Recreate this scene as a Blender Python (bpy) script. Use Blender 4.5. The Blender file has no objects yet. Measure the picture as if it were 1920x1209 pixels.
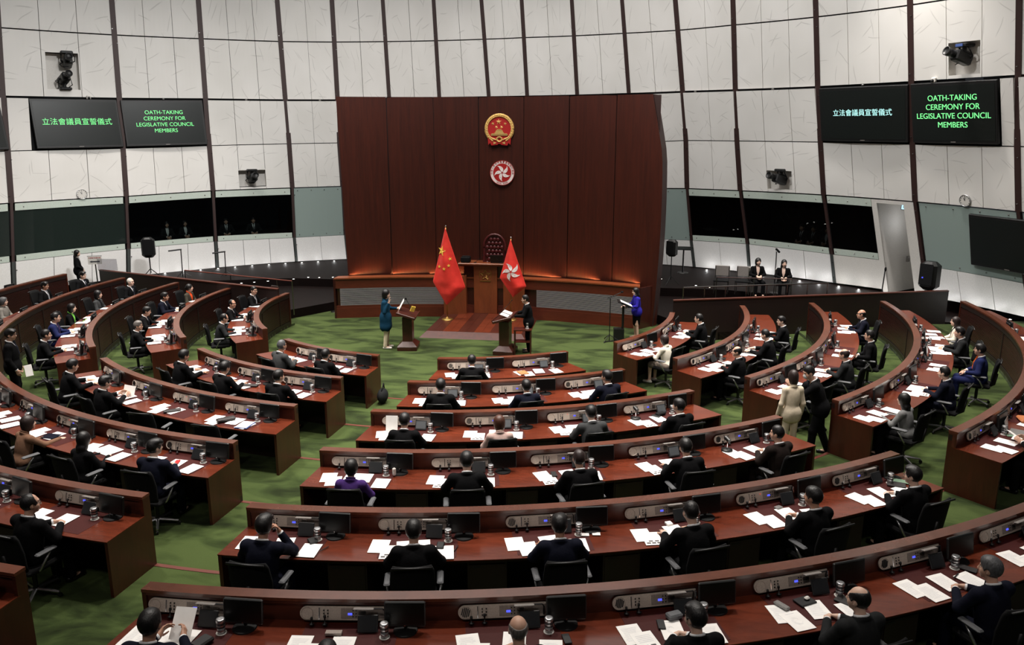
import bpy, bmesh, math, random
import numpy as np
from math import sin, cos, pi, radians as rad, hypot, atan2
from mathutils import Vector, Matrix, Euler
random.seed(7)
SC = bpy.context.scene
COL = SC.collection

# ------------------------------------------------------------------ camera, world, lights, exposure
cam_d = bpy.data.cameras.new('camera'); cam_d.sensor_width = 36; cam_d.lens = 36 * 1489 / 1920
cam_d.clip_end = 200
cam = bpy.data.objects.new('camera', cam_d); COL.objects.link(cam)
cam.location = (4.617, -22.593, 5.935); cam.rotation_euler = (rad(90 - 13.296), 0, rad(8.251))
SC.camera = cam
SC.view_settings.view_transform = 'Standard'; SC.view_settings.look = 'None'
SC.view_settings.gamma = 1; SC.view_settings.use_curve_mapping = False
SC.view_settings.exposure = 0.1
W = bpy.data.worlds.new('world'); SC.world = W; W.use_nodes = True
W.node_tree.nodes['Background'].inputs[0].default_value = (.75, .8, .9, 1)
W.node_tree.nodes['Background'].inputs[1].default_value = .02

def area(name, loc, energy, size, col=(1, .95, .88), rot=(0, 0, 0), spread=180, sy=None):
    l = bpy.data.lights.new(name, 'AREA'); l.energy = energy; l.color = col; l.size = size
    l.spread = rad(spread)
    if sy: l.shape = 'RECTANGLE'; l.size_y = sy
    else: l.shape = 'DISK'
    o = bpy.data.objects.new(name, l); COL.objects.link(o); o.location = loc; o.rotation_euler = rot
    return o
# ceiling downlights of the chamber, hung in two rings over the seats
for i in range(9):
    a = rad(-105 + 26 * i); area('ceiling_lamp', (11.6 * sin(a), -11.6 * cos(a) - .4, 13.2), 235, .7, (1, .94, .87), spread=85)
for i in range(7):
    a = rad(-84 + 28 * i); area('ceiling_lamp', (7.4 * sin(a), -7.4 * cos(a), 13.4), 225, .7, (1, .94, .87), spread=85)
for x, y in ((-4, .5), (4, .5), (0, -1)):
    area('ceiling_lamp', (x, y, 13.4), 150, .7, (1, .94, .87), spread=85)
# ring of cool fill lights, added high up to brighten the upper wall
for i in range(9):
    a = rad(-64 + 16 * i); area('upper_wall_fill', (-2.5 + 12.5 * sin(a), -7 + 12.5 * cos(a), 13.9), 14, 2.2, (.9, .95, 1), (rad(62), 0, -a), spread=120)
# fill lights added near the wall to lift its panels, and lamps above the public gallery behind the camera
for i in range(10):
    a = rad(-66 + 13.5 * i); area('wall_fill', (-.9 + 14.6 * sin(a), -6.6 + 14.6 * cos(a), 13.6), 22 + 4 * i, .8, (1, .96, .92), (rad(10), 0, -a), spread=100)
for x in (-6, 0, 6, 11):
    area('gallery_lamp', (x, -21.5, 11.5), 55, 1.0, (1, .94, .88), (rad(42), 0, rad(x * -2)), spread=110)
# unseen floods added at the ceiling centre to light the curved wall evenly
for a_, e_ in ((-62, 150), (-38, 140), (-12, 85), (14, 85), (40, 95), (62, 105)):
    d_ = Vector((sin(rad(a_)), cos(rad(a_)), 0)); p0 = Vector((-.5, -6, 14.2)) + d_ * 2.5; q0 = Vector((-.5, -6, 3.6)) + d_ * 18.5
    area('wall_flood_fill', p0, e_, .8, (.98, .98, .97), (q0 - p0).to_track_quat('-Z', 'Y').to_euler(), spread=70)
# broad luminous ceiling over the dais side
area('ceiling_panel', (-1.0, 3.0, 14.8), 620, 15, (1, .96, .92), (0, 0, 0), spread=170, sy=9)
# warm lamps in the slot between bench and timber wall
for i in range(7):
    l_ = -4.2 + 1.5 * i
    area('slot_lamp', (l_, 3.34 - .036 * l_ * l_, 1.36), 9, 1.5, (1, .42, .16), (rad(168), 0, 0), spread=150, sy=.05)

# ------------------------------------------------------------------ materials
def lin(c): return tuple(((x / 255) / 12.92 if x / 255 <= .04045 else ((x / 255 + .055) / 1.055) ** 2.4) for x in c) + (1,)
MATS = {}
class NT:
    def __init__(s, name):
        s.m = bpy.data.materials.new(name); s.m.use_nodes = True; s.t = s.m.node_tree
        s.b = s.t.nodes['Principled BSDF']; MATS[name] = s.m
    def n(s, typ, ins=None, **kw):
        nd = s.t.nodes.new('ShaderNode' + typ)
        for k, v in kw.items(): setattr(nd, k, v)
        for k, v in (ins or {}).items():
            if isinstance(v, tuple) and len(v) == 2 and hasattr(v[0], 'outputs'): s.t.links.new(v[0].outputs[v[1]], nd.inputs[k])
            elif hasattr(v, 'outputs'): s.t.links.new(v.outputs[0], nd.inputs[k])
            else: nd.inputs[k].default_value = v
        return nd
    def set(s, **kw):
        for k, v in kw.items():
            k = k.replace('_', ' ')
            if hasattr(v, 'outputs'): s.t.links.new(v.outputs[0], s.b.inputs[k])
            else: s.b.inputs[k].default_value = v
        return s
    def ramp(s, fac, stops):
        r = s.n('ValToRGB', {'Fac': fac}); e = r.color_ramp.elements
        while len(e) < len(stops): e.new(.5)
        for x, (p, c) in zip(e, stops): x.position = p; x.color = c
        return r
    def bump(s, h, st=.3, dist=.01):
        b = s.n('Bump', {'Height': h, 'Strength': st, 'Distance': dist}); s.t.links.new(b.outputs[0], s.b.inputs['Normal']); return s

def plain(name, c, rough=.6, metal=0, spec=.5, coat=0):
    k = NT(name)
    # faint grain so that no surface is a dead flat colour
    tc = k.n('TexCoord'); nz = k.n('TexNoise', {'Vector': (tc, 'Object'), 'Scale': 60.0, 'Detail': 2.0})
    L = lin(c); r = k.ramp(nz, [(.3, tuple(x * .88 for x in L[:3]) + (1,)), (.7, tuple(min(1, x * 1.1) for x in L[:3]) + (1,))])
    k.set(Base_Color=r, Roughness=rough, Metallic=metal, Specular_IOR_Level=spec)
    if coat: k.set(Coat_Weight=coat)
    return k.m
def cloth(name, c, rough=.85):
    k = NT(name); tc = k.n('TexCoord')
    w = k.n('TexNoise', {'Vector': (tc, 'Object'), 'Scale': 14.0, 'Detail': 4.0, 'Roughness': .6})
    L = lin(c); r = k.ramp(w, [(.3, tuple(x * .9 for x in L[:3]) + (1,)), (.72, tuple(min(1, x * 1.1) for x in L[:3]) + (1,))])
    k.set(Base_Color=r, Roughness=rough, Specular_IOR_Level=.1)
    k.bump(w, .25, .02)
    return k.m
def wood(name, c1, c2, rough=.32, stretch=(1, 1, 9), scale=3.0, vec='Object', spec=.5, coat=.15):
    k = NT(name); tc = k.n('TexCoord')
    mp = k.n('Mapping', {'Vector': (tc, vec), 'Scale': tuple(float(1 / x) if x > 1 else float(x) for x in stretch)})
    mp.inputs['Scale'].default_value = tuple(scale / x for x in stretch)
    nz = k.n('TexNoise', {'Vector': mp, 'Scale': 2.2, 'Detail': 6.0, 'Roughness': .62, 'Distortion': .6})
    n2 = k.n('TexNoise', {'Vector': mp, 'Scale': 14.0, 'Detail': 3.0, 'Roughness': .6})
    mx = k.n('Mix', {0: .35, 2: nz, 3: n2}); mx.data_type = 'FLOAT'
    r = k.ramp(mx, [(.32, lin(c1)), (.68, lin(c2))])
    k.set(Base_Color=r, Roughness=rough, Specular_IOR_Level=spec, Coat_Weight=coat, Coat_Roughness=.25)
    k.bump(n2, .06, .004)
    return k.m
def glow(name, c, st):
    k = NT(name); k.set(Base_Color=(0, 0, 0, 1), Emission_Color=lin(c), Emission_Strength=st); return k.m

wood('wood_cap', (72, 38, 26), (102, 57, 41), .22, (9, 9, 9))
wood('wood_top', (74, 31, 19), (106, 47, 29), .22, (7, 2, 7), spec=.38, coat=.08)
wood('wood_end', (50, 20, 12), (72, 30, 19), .34, (1.2, 1.2, 9))
wood('wood_inner', (60, 26, 17), (84, 40, 27), .4, (6, 6, 2))
wood('wood_dark', (22, 11, 9), (32, 15, 12), .5, (2, 2, 8))
wood('wood_wall', (44, 16, 9), (68, 26, 15), .45, (.6, .6, 14), 4.0, spec=.3, coat=.05)
wood('wood_orange', (104, 52, 28), (134, 70, 38), .35, (1.5, 1.5, 8))
wood('wood_walk', (12, 6, 5), (19, 9, 8), .6, (4, 4, 4), spec=.12, coat=0)
wood('wood_podium', (46, 20, 15), (66, 30, 22), .3, (2, 2, 7))
wood('wood_bench', (74, 29, 18), (100, 42, 26), .38, (8, 8, 2))
plain('cap_edge', (40, 18, 14), .5)
plain('nosing', (92, 42, 31), .45)
plain('black_plastic', (14, 14, 15), .45)
plain('black_soft', (11, 11, 13), .8, spec=.2)
plain('rib', (48, 27, 24), .55, .1)
plain('rib_grey', (74, 78, 76), .45, .5)
plain('metal_strip', (184, 194, 184), .45, .0)
plain('aluminium', (190, 190, 192), .3, .9)
plain('steel', (150, 148, 146), .25, 1); plain('louvre_metal', (176, 172, 174), .4, .2); plain('dark_pane', (30, 38, 35), .15)
plain('chrome', (225, 225, 228), .12, 1)
plain('taupe', (190, 176, 164), .5, .1)
plain('taupe_dark', (140, 128, 120), .5, .1)
plain('grey_pad', (86, 87, 90), .6)
plain('lamp_grey', (132, 126, 122), .45, .1)
plain('white_paint', (206, 202, 196), .6)
plain('white_low', (222, 220, 218), .35)
plain('door_white', (196, 192, 188), .5)
plain('brass', (178, 140, 78), .3, .8)
plain('gold', (222, 184, 112), .35, .3)
plain('gold_flat', (255, 206, 84), .6)
plain('flag_white', (236, 226, 224), .7)
plain('emblem_red', (168, 24, 24), .5)
plain('leather', (74, 24, 26), .35)
plain('carton', (176, 104, 58), .6)
plain('mat_red', (62, 20, 17), .6, spec=.2)
plain('eye_white', (225, 215, 208), .4); plain('eye_dark', (24, 16, 13), .3)
plain('lip', (158, 86, 78), .55)
plain('mask_white', (196, 198, 200), .8)
plain('shoe_black', (14, 13, 13), .35); plain('shoe_white', (214, 208, 198), .5)
plain('glass_label', (48, 48, 50), .4)
plain('pen', (28, 26, 28), .4)
plain('tablet_case', (22, 22, 24), .5)
plain('leather_case', (40, 36, 36), .5)
plain('blue_folder', (52, 74, 128), .5); plain('green_slip', (112, 140, 116), .6)
plain('laptop_grey', (128, 126, 124), .4, .3)
plain('photo_print', (70, 66, 66), .6)
plain('ink', (52, 52, 58), .7); plain('ink_red', (150, 70, 70), .7); plain('ink_grey', (206, 206, 210), .8)
plain('cream_paper', (226, 214, 190), .7)
glow('text_green', (128, 255, 150), 1.3); glow('text_white', (190, 255, 250), 1.3)
glow('display_blue', (80, 90, 255), 1.3); glow('spot_white', (255, 250, 240), 7); glow('led_red', (255, 60, 40), 1.5)
glow('led_white', (255, 245, 225), 3); glow('sign_light', (190, 235, 255), 1.2)
def flagcloth():
    k = NT('flag_red'); tc = k.n('TexCoord'); nz = k.n('TexNoise', {'Vector': (tc, 'Object'), 'Scale': 5.0, 'Detail': 2.0})
    k.set(Base_Color=k.ramp(nz, [(.3, lin((222, 40, 30))), (.7, lin((240, 56, 44)))]), Roughness=.55, Sheen_Weight=.2)
flagcloth()
def paperm():
    k = NT('paper'); tc = k.n('TexCoord'); nz = k.n('TexNoise', {'Vector': (tc, 'Object'), 'Scale': 6.0})
    k.set(Base_Color=k.ramp(nz, [(.3, lin((236, 233, 230))), (.7, lin((246, 244, 241)))]), Roughness=.75, Specular_IOR_Level=.2)
paperm()
def screenm(name, c, rough):
    k = NT(name); tc = k.n('TexCoord'); nz = k.n('TexNoise', {'Vector': (tc, 'Object'), 'Scale': 3.0})
    L = lin(c); k.set(Base_Color=k.ramp(nz, [(.2, L), (.8, tuple(x * 1.15 for x in L[:3]) + (1,))]), Roughness=rough, Specular_IOR_Level=.4)
screenm('screen_black', (9, 10, 10), .3); screenm('tablet_screen', (74, 77, 80), .25); screenm('tablet_dark', (34, 35, 37), .3); screenm('tv_black', (20, 24, 23), .35)
def skinm(name, c):
    k = NT(name); tc = k.n('TexCoord'); nz = k.n('TexNoise', {'Vector': (tc, 'Object'), 'Scale': 22.0, 'Detail': 3.0})
    L = lin(c); k.set(Base_Color=k.ramp(nz, [(.3, tuple(x * .9 for x in L[:3]) + (1,)), (.7, L)]), Roughness=.5, Subsurface_Weight=.08, Subsurface_Radius=(.01, .004, .002))
skinm('skin', (198, 156, 134)); skinm('skin_light', (214, 176, 156)); skinm('skin_tan', (180, 134, 110))
def hairm(name, c, c2):
    k = NT(name); tc = k.n('TexCoord'); mp = k.n('Mapping', {'Vector': (tc, 'Object'), 'Scale': (90., 90., 14.)})
    nz = k.n('TexNoise', {'Vector': mp, 'Scale': 1.0, 'Detail': 3.0})
    k.set(Base_Color=k.ramp(nz, [(.3, lin(c)), (.7, lin(c2))]), Roughness=.42, Specular_IOR_Level=.4); k.bump(nz, .5, .006)
hairm('hair_black', (12, 11, 12), (26, 23, 23)); hairm('hair_grey', (78, 74, 72), (118, 112, 108)); hairm('hair_white', (176, 170, 162), (206, 200, 192))
hairm('hair_brown', (58, 34, 26), (84, 52, 40)); hairm('hair_dark_brown', (34, 25, 24), (52, 40, 38)); hairm('hair_silver', (56, 56, 58), (92, 92, 94))
for nm, c in dict(suit_black=(10, 10, 12), suit_navy=(15, 17, 30), suit_blue=(28, 34, 72), suit_charcoal=(32, 33, 34), suit_grey=(58, 59, 60), suit_brown=(32, 25, 23),
                  jacket_purple=(68, 44, 104), jacket_pink=(196, 168, 160), jacket_brown=(118, 88, 70), jacket_cream=(218, 203, 180), jacket_white=(222, 214, 198),
                  jacket_grey=(112, 112, 112), jacket_teal=(16, 52, 74), jacket_royal=(40, 34, 138), jacket_olive=(62, 58, 50), sweater_grey=(118, 114, 108),
                  shirt_white=(226, 226, 228), shirt_green=(120, 200, 84), shirt_orange=(226, 84, 40), shirt_black=(16, 16, 18), shirt_grey=(150, 148, 146), shirt_blush=(206, 178, 164),
                  trousers_cream=(214, 198, 172), skirt_grey=(130, 118, 108), tie_dark=(36, 38, 48), tie_orange=(206, 96, 44), tie_purple=(78, 58, 92), tie_silver=(150, 152, 158), tie_red=(140, 30, 34)).items(): cloth(nm, c)
def mesh_fabric():
    k = NT('mesh_fabric'); tc = k.n('TexCoord'); ck = k.n('TexChecker', {'Vector': (tc, 'Object'), 'Scale': 130.0}); 
    k.set(Base_Color=k.ramp(ck, [(0, lin((6, 6, 7))), (1, lin((11, 11, 13)))]), Roughness=.85, Specular_IOR_Level=.2); k.bump(ck, .3, .003)
mesh_fabric()
def carpet():
    k = NT('carpet'); tc = k.n('TexCoord')
    mp = k.n('Mapping', {'Vector': (tc, 'Object'), 'Scale': (.55, 1.15, 1.)})
    n1 = k.n('TexNoise', {'Vector': mp, 'Scale': 1.5, 'Detail': 4.0, 'Roughness': .55, 'Distortion': .7})
    n2 = k.n('TexNoise', {'Vector': (tc, 'Object'), 'Scale': 220.0, 'Detail': 2.0})
    r = k.ramp(n1, [(.34, lin((26, 34, 13))), (.47, lin((47, 59, 28))), (.58, lin((64, 77, 40)))])
    mx = k.n('MixRGB', {'Fac': .22, 'Color1': r, 'Color2': n2}, blend_type='OVERLAY')
    k.set(Base_Color=mx, Roughness=.95, Specular_IOR_Level=.08, Sheen_Weight=.04); k.bump(n2, .5, .01)
carpet()
wood('reeded_front', (40, 19, 15), (58, 27, 22), .4, (8, 8, 1))
def wall_panel():
    # white panels scattered with short thin curved scratch motifs (uv in metres)
    k = NT('wall_panel'); uv = k.n('UVMap', uv_map='uv')
    tot = None
    for sc_, off, w in ((1.35, 0., .017), (1.05, 7.3, .02)):
        mp = k.n('Mapping', {'Vector': (uv, 'UV'), 'Location': (off, off * .7, 0.)})
        wv = k.n('TexNoise', {'Vector': mp, 'Scale': .9, 'Detail': 1.0}); 
        wc = k.n('VectorMath', {0: (wv, 'Color'), 1: (.5, .5, .5)}, operation='SUBTRACT')
        ws = k.n('VectorMath', {0: wc, 'Scale': .35}, operation='SCALE')
        wp = k.n('VectorMath', {0: mp, 1: ws}, operation='ADD')
        vo = k.n('TexVoronoi', {'Vector': wp, 'Scale': sc_, 'Randomness': .9}, voronoi_dimensions='2D')
        # local coordinates about the cell point
        sv = k.n('VectorMath', {0: wp, 1: (vo, 'Position')}, operation='SUBTRACT')
        an = k.n('SeparateColor', {'Color': (vo, 'Color')})
        ang = k.n('Math', {0: (an, 'Red'), 1: 6.283}, operation='MULTIPLY')
        ro = k.n('VectorRotate', {'Vector': sv, 'Angle': ang}, rotation_type='Z_AXIS')
        sp = k.n('SeparateXYZ', {'Vector': ro})
        ax = k.n('Math', {0: (sp, 'X')}, operation='ABSOLUTE'); ay = k.n('Math', {0: (sp, 'Y')}, operation='ABSOLUTE')
        lx = k.n('MapRange', {'Value': ax, 'From Min': .14, 'From Max': .3, 'To Min': 1.0, 'To Max': 0.0})
        ly = k.n('MapRange', {'Value': ay, 'From Min': w * .3, 'From Max': w, 'To Min': 1.0, 'To Max': 0.0})
        mm = k.n('Math', {0: lx, 1: ly}, operation='MULTIPLY')
        tot = mm if tot is None else k.n('Math', {0: tot, 1: mm}, operation='MAXIMUM')
    n2 = k.n('TexNoise', {'Vector': (uv, 'UV'), 'Scale': .5, 'Detail': 2.0})
    base = k.ramp(n2, [(.3, lin((216, 213, 208))), (.7, lin((226, 223, 219)))])
    f = k.n('Math', {0: tot, 1: .28}, operation='MULTIPLY')
    mx = k.n('MixRGB', {'Fac': f, 'Color1': base, 'Color2': lin((120, 116, 112))})
    k.set(Base_Color=mx, Roughness=.6, Specular_IOR_Level=.3)
wall_panel()
def glassm(name, col, rough, mixf):
    k = NT(name); t = k.t; out = t.nodes['Material Output']
    g = k.n('BsdfGlossy', {'Color': (.9, .95, .93, 1), 'Roughness': rough}); tr = k.n('BsdfTransparent', {'Color': col})
    fr = k.n('Fresnel', {'IOR': 1.5}); m = k.n('MixShader', {0: fr, 1: tr, 2: g}); t.links.new(m.outputs[0], out.inputs[0])
glassm('window_glass', (.45, .5, .48, 1), .03, .5)
def teal():
    k = NT('teal_glass'); k.set(Base_Color=lin((138, 152, 147)), Roughness=.3, Specular_IOR_Level=.5)
teal()
def bottleglass():
    k = NT('clear_glass'); t = k.t; out = t.nodes['Material Output']
    g = k.n('BsdfGlossy', {'Roughness': .05}); tr = k.n('BsdfTransparent', {'Color': (.8, .8, .82, 1)}); fr = k.n('LayerWeight', {'Blend': .35})
    m = k.n('MixShader', {0: (fr, 'Facing'), 1: tr, 2: g}); t.links.new(m.outputs[0], out.inputs[0])
bottleglass()

# ------------------------------------------------------------------ mesh helpers
class MB:
    def __init__(s): s.v = []; s.f = []; s.mi = []; s.mats = []; s.uv = None; s.cur = 0
    def mat(s, name):
        if name not in s.mats: s.mats.append(name)
        s.cur = s.mats.index(name); return s
    def add(s, vs, fs, M=None):
        o = len(s.v)
        s.v += [tuple(M @ Vector(p)) if M is not None else tuple(p) for p in vs]
        for f in fs: s.f.append(tuple(i + o for i in f)); s.mi.append(s.cur)
        return s
    def box(s, c, d, M=None, rz=0, taper=1, bev=0):
        x, y, z = d[0] / 2, d[1] / 2, d[2] / 2
        R = Matrix.Rotation(rz, 4, 'Z')
        T = Matrix.Translation(c) @ R
        if M is not None: T = M @ T
        if bev <= 0:
            vs = [(sx * x * (taper if sz > 0 else 1), sy * y * (taper if sz > 0 else 1), sz * z) for sz in (-1, 1) for sx, sy in ((-1, -1), (1, -1), (1, 1), (-1, 1))]
            fs = [(3, 2, 1, 0), (4, 5, 6, 7)] + [(i, (i + 1) % 4, 4 + (i + 1) % 4, 4 + i) for i in range(4)]
        else:
            b = min(bev, x * .95, y * .95, z * .95); vs = []; fs = []
            prof = [(-1, -z, b), (-1, -z + b, 0), (1, z - b, 0), (1, z, b)]
            for _, zz, ins in prof:
                X, Y = x - ins, y - ins
                q = b * (.99 if ins == 0 else .6)
                for cx, cy, pts in ((1, 1, ((0, 1), (1, 0))),): pass
                ring = [(-X + q, -Y), (X - q, -Y), (X, -Y + q), (X, Y - q), (X - q, Y), (-X + q, Y), (-X, Y - q), (-X, -Y + q)]
                vs += [(px, py, zz) for px, py in ring]
            fs.append(tuple(range(7, -1, -1))); fs.append(tuple(range(24, 32)))
            for k in range(3): fs += [(k * 8 + i, k * 8 + (i + 1) % 8, k * 8 + 8 + (i + 1) % 8, k * 8 + 8 + i) for i in range(8)]
        return s.add(vs, fs, T)
    def prism(s, pts, z0, z1, M=None):      # polygon in xy extruded in z
        n = len(pts); vs = [(x, y, z0) for x, y in pts] + [(x, y, z1) for x, y in pts]
        return s.add(vs, [tuple(range(n - 1, -1, -1)), tuple(range(n, 2 * n))] + [(i, (i + 1) % n, n + (i + 1) % n, n + i) for i in range(n)], M)
    def tube(s, path, r, n=8, closed=False, M=None):
        P = [Vector(p) for p in path]; rr = r if isinstance(r, (list, tuple)) else [r] * len(P); vs = []; fs = []
        up = Vector((0, 0, 1))
        for i, p in enumerate(P):
            a = P[max(0, i - 1)] if not closed else P[i - 1]; b = P[min(len(P) - 1, i + 1)] if not closed else P[(i + 1) % len(P)]
            t = (b - a).normalized(); u = t.cross(up)
            if u.length < 1e-3: u = t.cross(Vector((1, 0, 0)))
            u.normalize(); w = t.cross(u)
            vs += [tuple(p + rr[i] * (cos(2 * pi * k / n) * u + sin(2 * pi * k / n) * w)) for k in range(n)]
        m = len(P)
        for i in range(m if closed else m - 1):
            j = (i + 1) % m
            fs += [(i * n + k, i * n + (k + 1) % n, j * n + (k + 1) % n, j * n + k) for k in range(n)]
        if not closed: fs += [tuple(range(n - 1, -1, -1)), tuple(range((m - 1) * n, m * n))]
        return s.add(vs, fs, M)
    def lathe(s, prof, n=16, M=None, a0=0, a1=2 * pi, caps=True):
        full = abs(a1 - a0 - 2 * pi) < 1e-6; k = n if full else n + 1; vs = []; fs = []
        for r, z in prof: vs += [(r * cos(a0 + (a1 - a0) * i / n), r * sin(a0 + (a1 - a0) * i / n), z) for i in range(k)]
        for j in range(len(prof) - 1):
            for i in range(n):
                i2 = (i + 1) % k
                fs.append((j * k + i, j * k + i2, (j + 1) * k + i2, (j + 1) * k + i))
        if full and caps:
            if prof[0][0] > 1e-6: fs.append(tuple(range(k - 1, -1, -1)))
            if prof[-1][0] > 1e-6: fs.append(tuple(range((len(prof) - 1) * k, len(prof) * k)))
        return s.add(vs, fs, M)
    def ball(s, c, r, M=None, n=12):
        rr = r if isinstance(r, (tuple, list)) else (r, r, r); pr = [(max(1e-4, sin(pi * i / 8)), -cos(pi * i / 8)) for i in range(9)]
        T = Matrix.Translation(c) @ Matrix.Diagonal((*rr, 1))
        return s.lathe(pr, n, (M @ T) if M is not None else T)
    def mesh(s, name, smooth=False):
        me = bpy.data.meshes.new(name); me.from_pydata(s.v, [], s.f)
        for m in s.mats: me.materials.append(MATS[m])
        me.polygons.foreach_set('material_index', s.mi)
        if smooth: me.polygons.foreach_set('use_smooth', [True] * len(s.f))
        if s.uv is not None:
            l = me.uv_layers.new(name='uv'); 
            for p in me.polygons:
                for li, vi in zip(p.loop_indices, p.vertices): l.data[li].uv = s.uv[vi]
        me.update(); return me
    def obj(s, name, parent=None, smooth=False, loc=None, rot=None):
        return link(name, s.mesh(name, smooth), parent, loc, rot)
def link(name, me, parent=None, loc=None, rot=None):
    o = bpy.data.objects.new(name, me); COL.objects.link(o)
    if parent: o.parent = parent
    if loc is not None: o.location = loc
    if rot is not None: o.rotation_euler = rot if isinstance(rot, (tuple, list, Euler)) else (0, 0, rot)
    return o
def tag(o, label, cat, group=None):
    o['label'] = label; o['category'] = cat
    if group: o['group'] = group
    return o
def thing(name, label, cat, loc=(0, 0, 0), rz=0, group=None):
    o = link(name, None, None, loc, rz); return tag(o, label, cat, group)
def struct(o): o['kind'] = 'structure'; return o
def smooth_by_angle(o, a=40):
    me = o.data if hasattr(o, 'data') else o
    me.polygons.foreach_set('use_smooth', [True] * len(me.polygons))
    try: me.set_sharp_from_angle(angle=rad(a))
    except Exception: pass
    return o
def kids(o): return list(o.children)
def copy_tree(o, parent=None):
    ch = kids(o)
    c = o.copy(); COL.objects.link(c); c.parent = parent
    for k in ch: copy_tree(k, c)
    return c
def text_mesh(body, size, mat, ext=.004, align='CENTER'):
    c = bpy.data.curves.new('lettering', 'FONT'); c.body = body; c.size = size; c.align_x = align; c.align_y = 'CENTER'; c.extrude = ext; c.space_line = .82; c.offset = -.006 * size
    o = bpy.data.objects.new('lettering', c); COL.objects.link(o); dg = bpy.context.evaluated_depsgraph_get()
    me = bpy.data.meshes.new_from_object(o.evaluated_get(dg)); bpy.data.objects.remove(o); bpy.data.curves.remove(c)
    me.materials.clear(); me.materials.append(MATS[mat]); return me

# ------------------------------------------------------------------ implicit surfaces -> one continuous mesh (people)
V3 = lambda *a: np.array(a, float)
def cap(a, b, ra, rb=None, k=.02, sub=False): return ('c', np.array(a, float), np.array(b, float), ra, ra if rb is None else rb, k, sub)
def ell(c, r, k=.02, R=None, sub=False): return ('e', np.array(c, float), np.array(r, float), R, None, k, sub)
def sdf_mesh(prims, h, name):
    lo = np.full(3, 9.); hi = -lo
    def bb(p):
        if p[0] == 'c': r = max(p[3], p[4]); return np.minimum(p[1], p[2]) - r, np.maximum(p[1], p[2]) + r
        r = p[2].max() if p[3] is not None else p[2]
        return p[1] - r, p[1] + r
    for p in prims:
        if not p[6]: a, b = bb(p); lo = np.minimum(lo, a); hi = np.maximum(hi, b)
    lo -= 3 * h; hi += 3 * h; n = np.ceil((hi - lo) / h).astype(int) + 1
    F = np.full(n, .08, np.float32)
    ax = [(lo[i] + h * np.arange(n[i])).astype(np.float32) for i in range(3)]
    for p in prims:
        a, b = bb(p); m = p[5] + 3 * h + .01
        i0 = np.clip(np.floor((a - m - lo) / h).astype(int), 0, n); i1 = np.clip(np.ceil((b + m - lo) / h).astype(int) + 1, 0, n)
        if (i1 <= i0).any(): continue
        sl = tuple(slice(i0[i], i1[i]) for i in range(3))
        X = ax[0][sl[0]][:, None, None] - p[1][0]; Y = ax[1][sl[1]][None, :, None] - p[1][1]; Z = ax[2][sl[2]][None, None, :] - p[1][2]
        if p[0] == 'c':
            d = p[2] - p[1]; L = max(float(d @ d), 1e-9)
            t = np.clip((X * d[0] + Y * d[1] + Z * d[2]) / L, 0, 1)
            q = np.sqrt((X - t * d[0]) ** 2 + (Y - t * d[1]) ** 2 + (Z - t * d[2]) ** 2) - (p[3] + (p[4] - p[3]) * t)
        else:
            R = p[3]
            if R is not None: X, Y, Z = (R[0, 0] * X + R[1, 0] * Y + R[2, 0] * Z, R[0, 1] * X + R[1, 1] * Y + R[2, 1] * Z, R[0, 2] * X + R[1, 2] * Y + R[2, 2] * Z)
            r = p[2]; k0 = np.sqrt((X / r[0]) ** 2 + (Y / r[1]) ** 2 + (Z / r[2]) ** 2) + 1e-6
            k1 = np.sqrt((X / r[0] ** 2) ** 2 + (Y / r[1] ** 2) ** 2 + (Z / r[2] ** 2) ** 2) + 1e-6
            q = k0 * (k0 - 1) / k1
        f = F[sl]; k = p[5]
        if p[6]:
            q = -q; g = np.maximum(k - np.abs(f - q), 0) / k; F[sl] = np.maximum(f, q) + g * g * k / 4
        else:
            g = np.maximum(k - np.abs(f - q), 0) / k; F[sl] = np.minimum(f, q) - g * g * k / 4
    # surface nets
    S = F < 0
    c = [S[i:n[0] - 1 + i, j:n[1] - 1 + j, k:n[2] - 1 + k] for i in (0, 1) for j in (0, 1) for k in (0, 1)]
    s = sum(x.astype(np.int8) for x in c); act = (s > 0) & (s < 8)
    idx = np.full(act.shape, -1, np.int64); cells = np.argwhere(act); idx[act] = np.arange(len(cells))
    pos = np.zeros((len(cells), 3)); cnt = np.zeros(len(cells))
    corners = [V3(i, j, k).astype(int) for i in (0, 1) for j in (0, 1) for k in (0, 1)]
    for a in range(8):
        for b in range(a + 1, 8):
            dd = corners[b] - corners[a]
            if abs(dd).sum() != 1: continue
            ca = cells + corners[a]; cb = cells + corners[b]
            fa = F[ca[:, 0], ca[:, 1], ca[:, 2]]; fb = F[cb[:, 0], cb[:, 1], cb[:, 2]]
            m = (fa < 0) != (fb < 0); t = np.where(m, fa / np.where(m, fa - fb, 1), 0)
            pos += np.where(m[:, None], ca + t[:, None] * dd, 0); cnt += m
    pos = lo + h * pos / cnt[:, None]
    quads = []
    for d in range(3):
        e1, e2 = [(1, 2), (2, 0), (0, 1)][d]
        A = [slice(None)] * 3; B = [slice(None)] * 3; A[d] = slice(0, -1); B[d] = slice(1, None)
        sa, sb = S[tuple(A)], S[tuple(B)]
        ed = np.argwhere(sa != sb); ed = ed[(ed[:, e1] > 0) & (ed[:, e2] > 0) & (ed[:, e1] < n[e1] - 1) & (ed[:, e2] < n[e2] - 1)]
        fl = sa[ed[:, 0], ed[:, 1], ed[:, 2]]
        o1 = np.zeros(3, int); o1[e1] = 1; o2 = np.zeros(3, int); o2[e2] = 1
        g = lambda q: idx[q[:, 0], q[:, 1], q[:, 2]]
        Q = np.stack([g(ed - o1 - o2), g(ed - o2), g(ed), g(ed - o1)], 1); Q[~fl] = Q[~fl][:, ::-1]; quads.append(Q)
    Q = np.concatenate(quads); Q = Q[(Q >= 0).all(1)]
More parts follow.
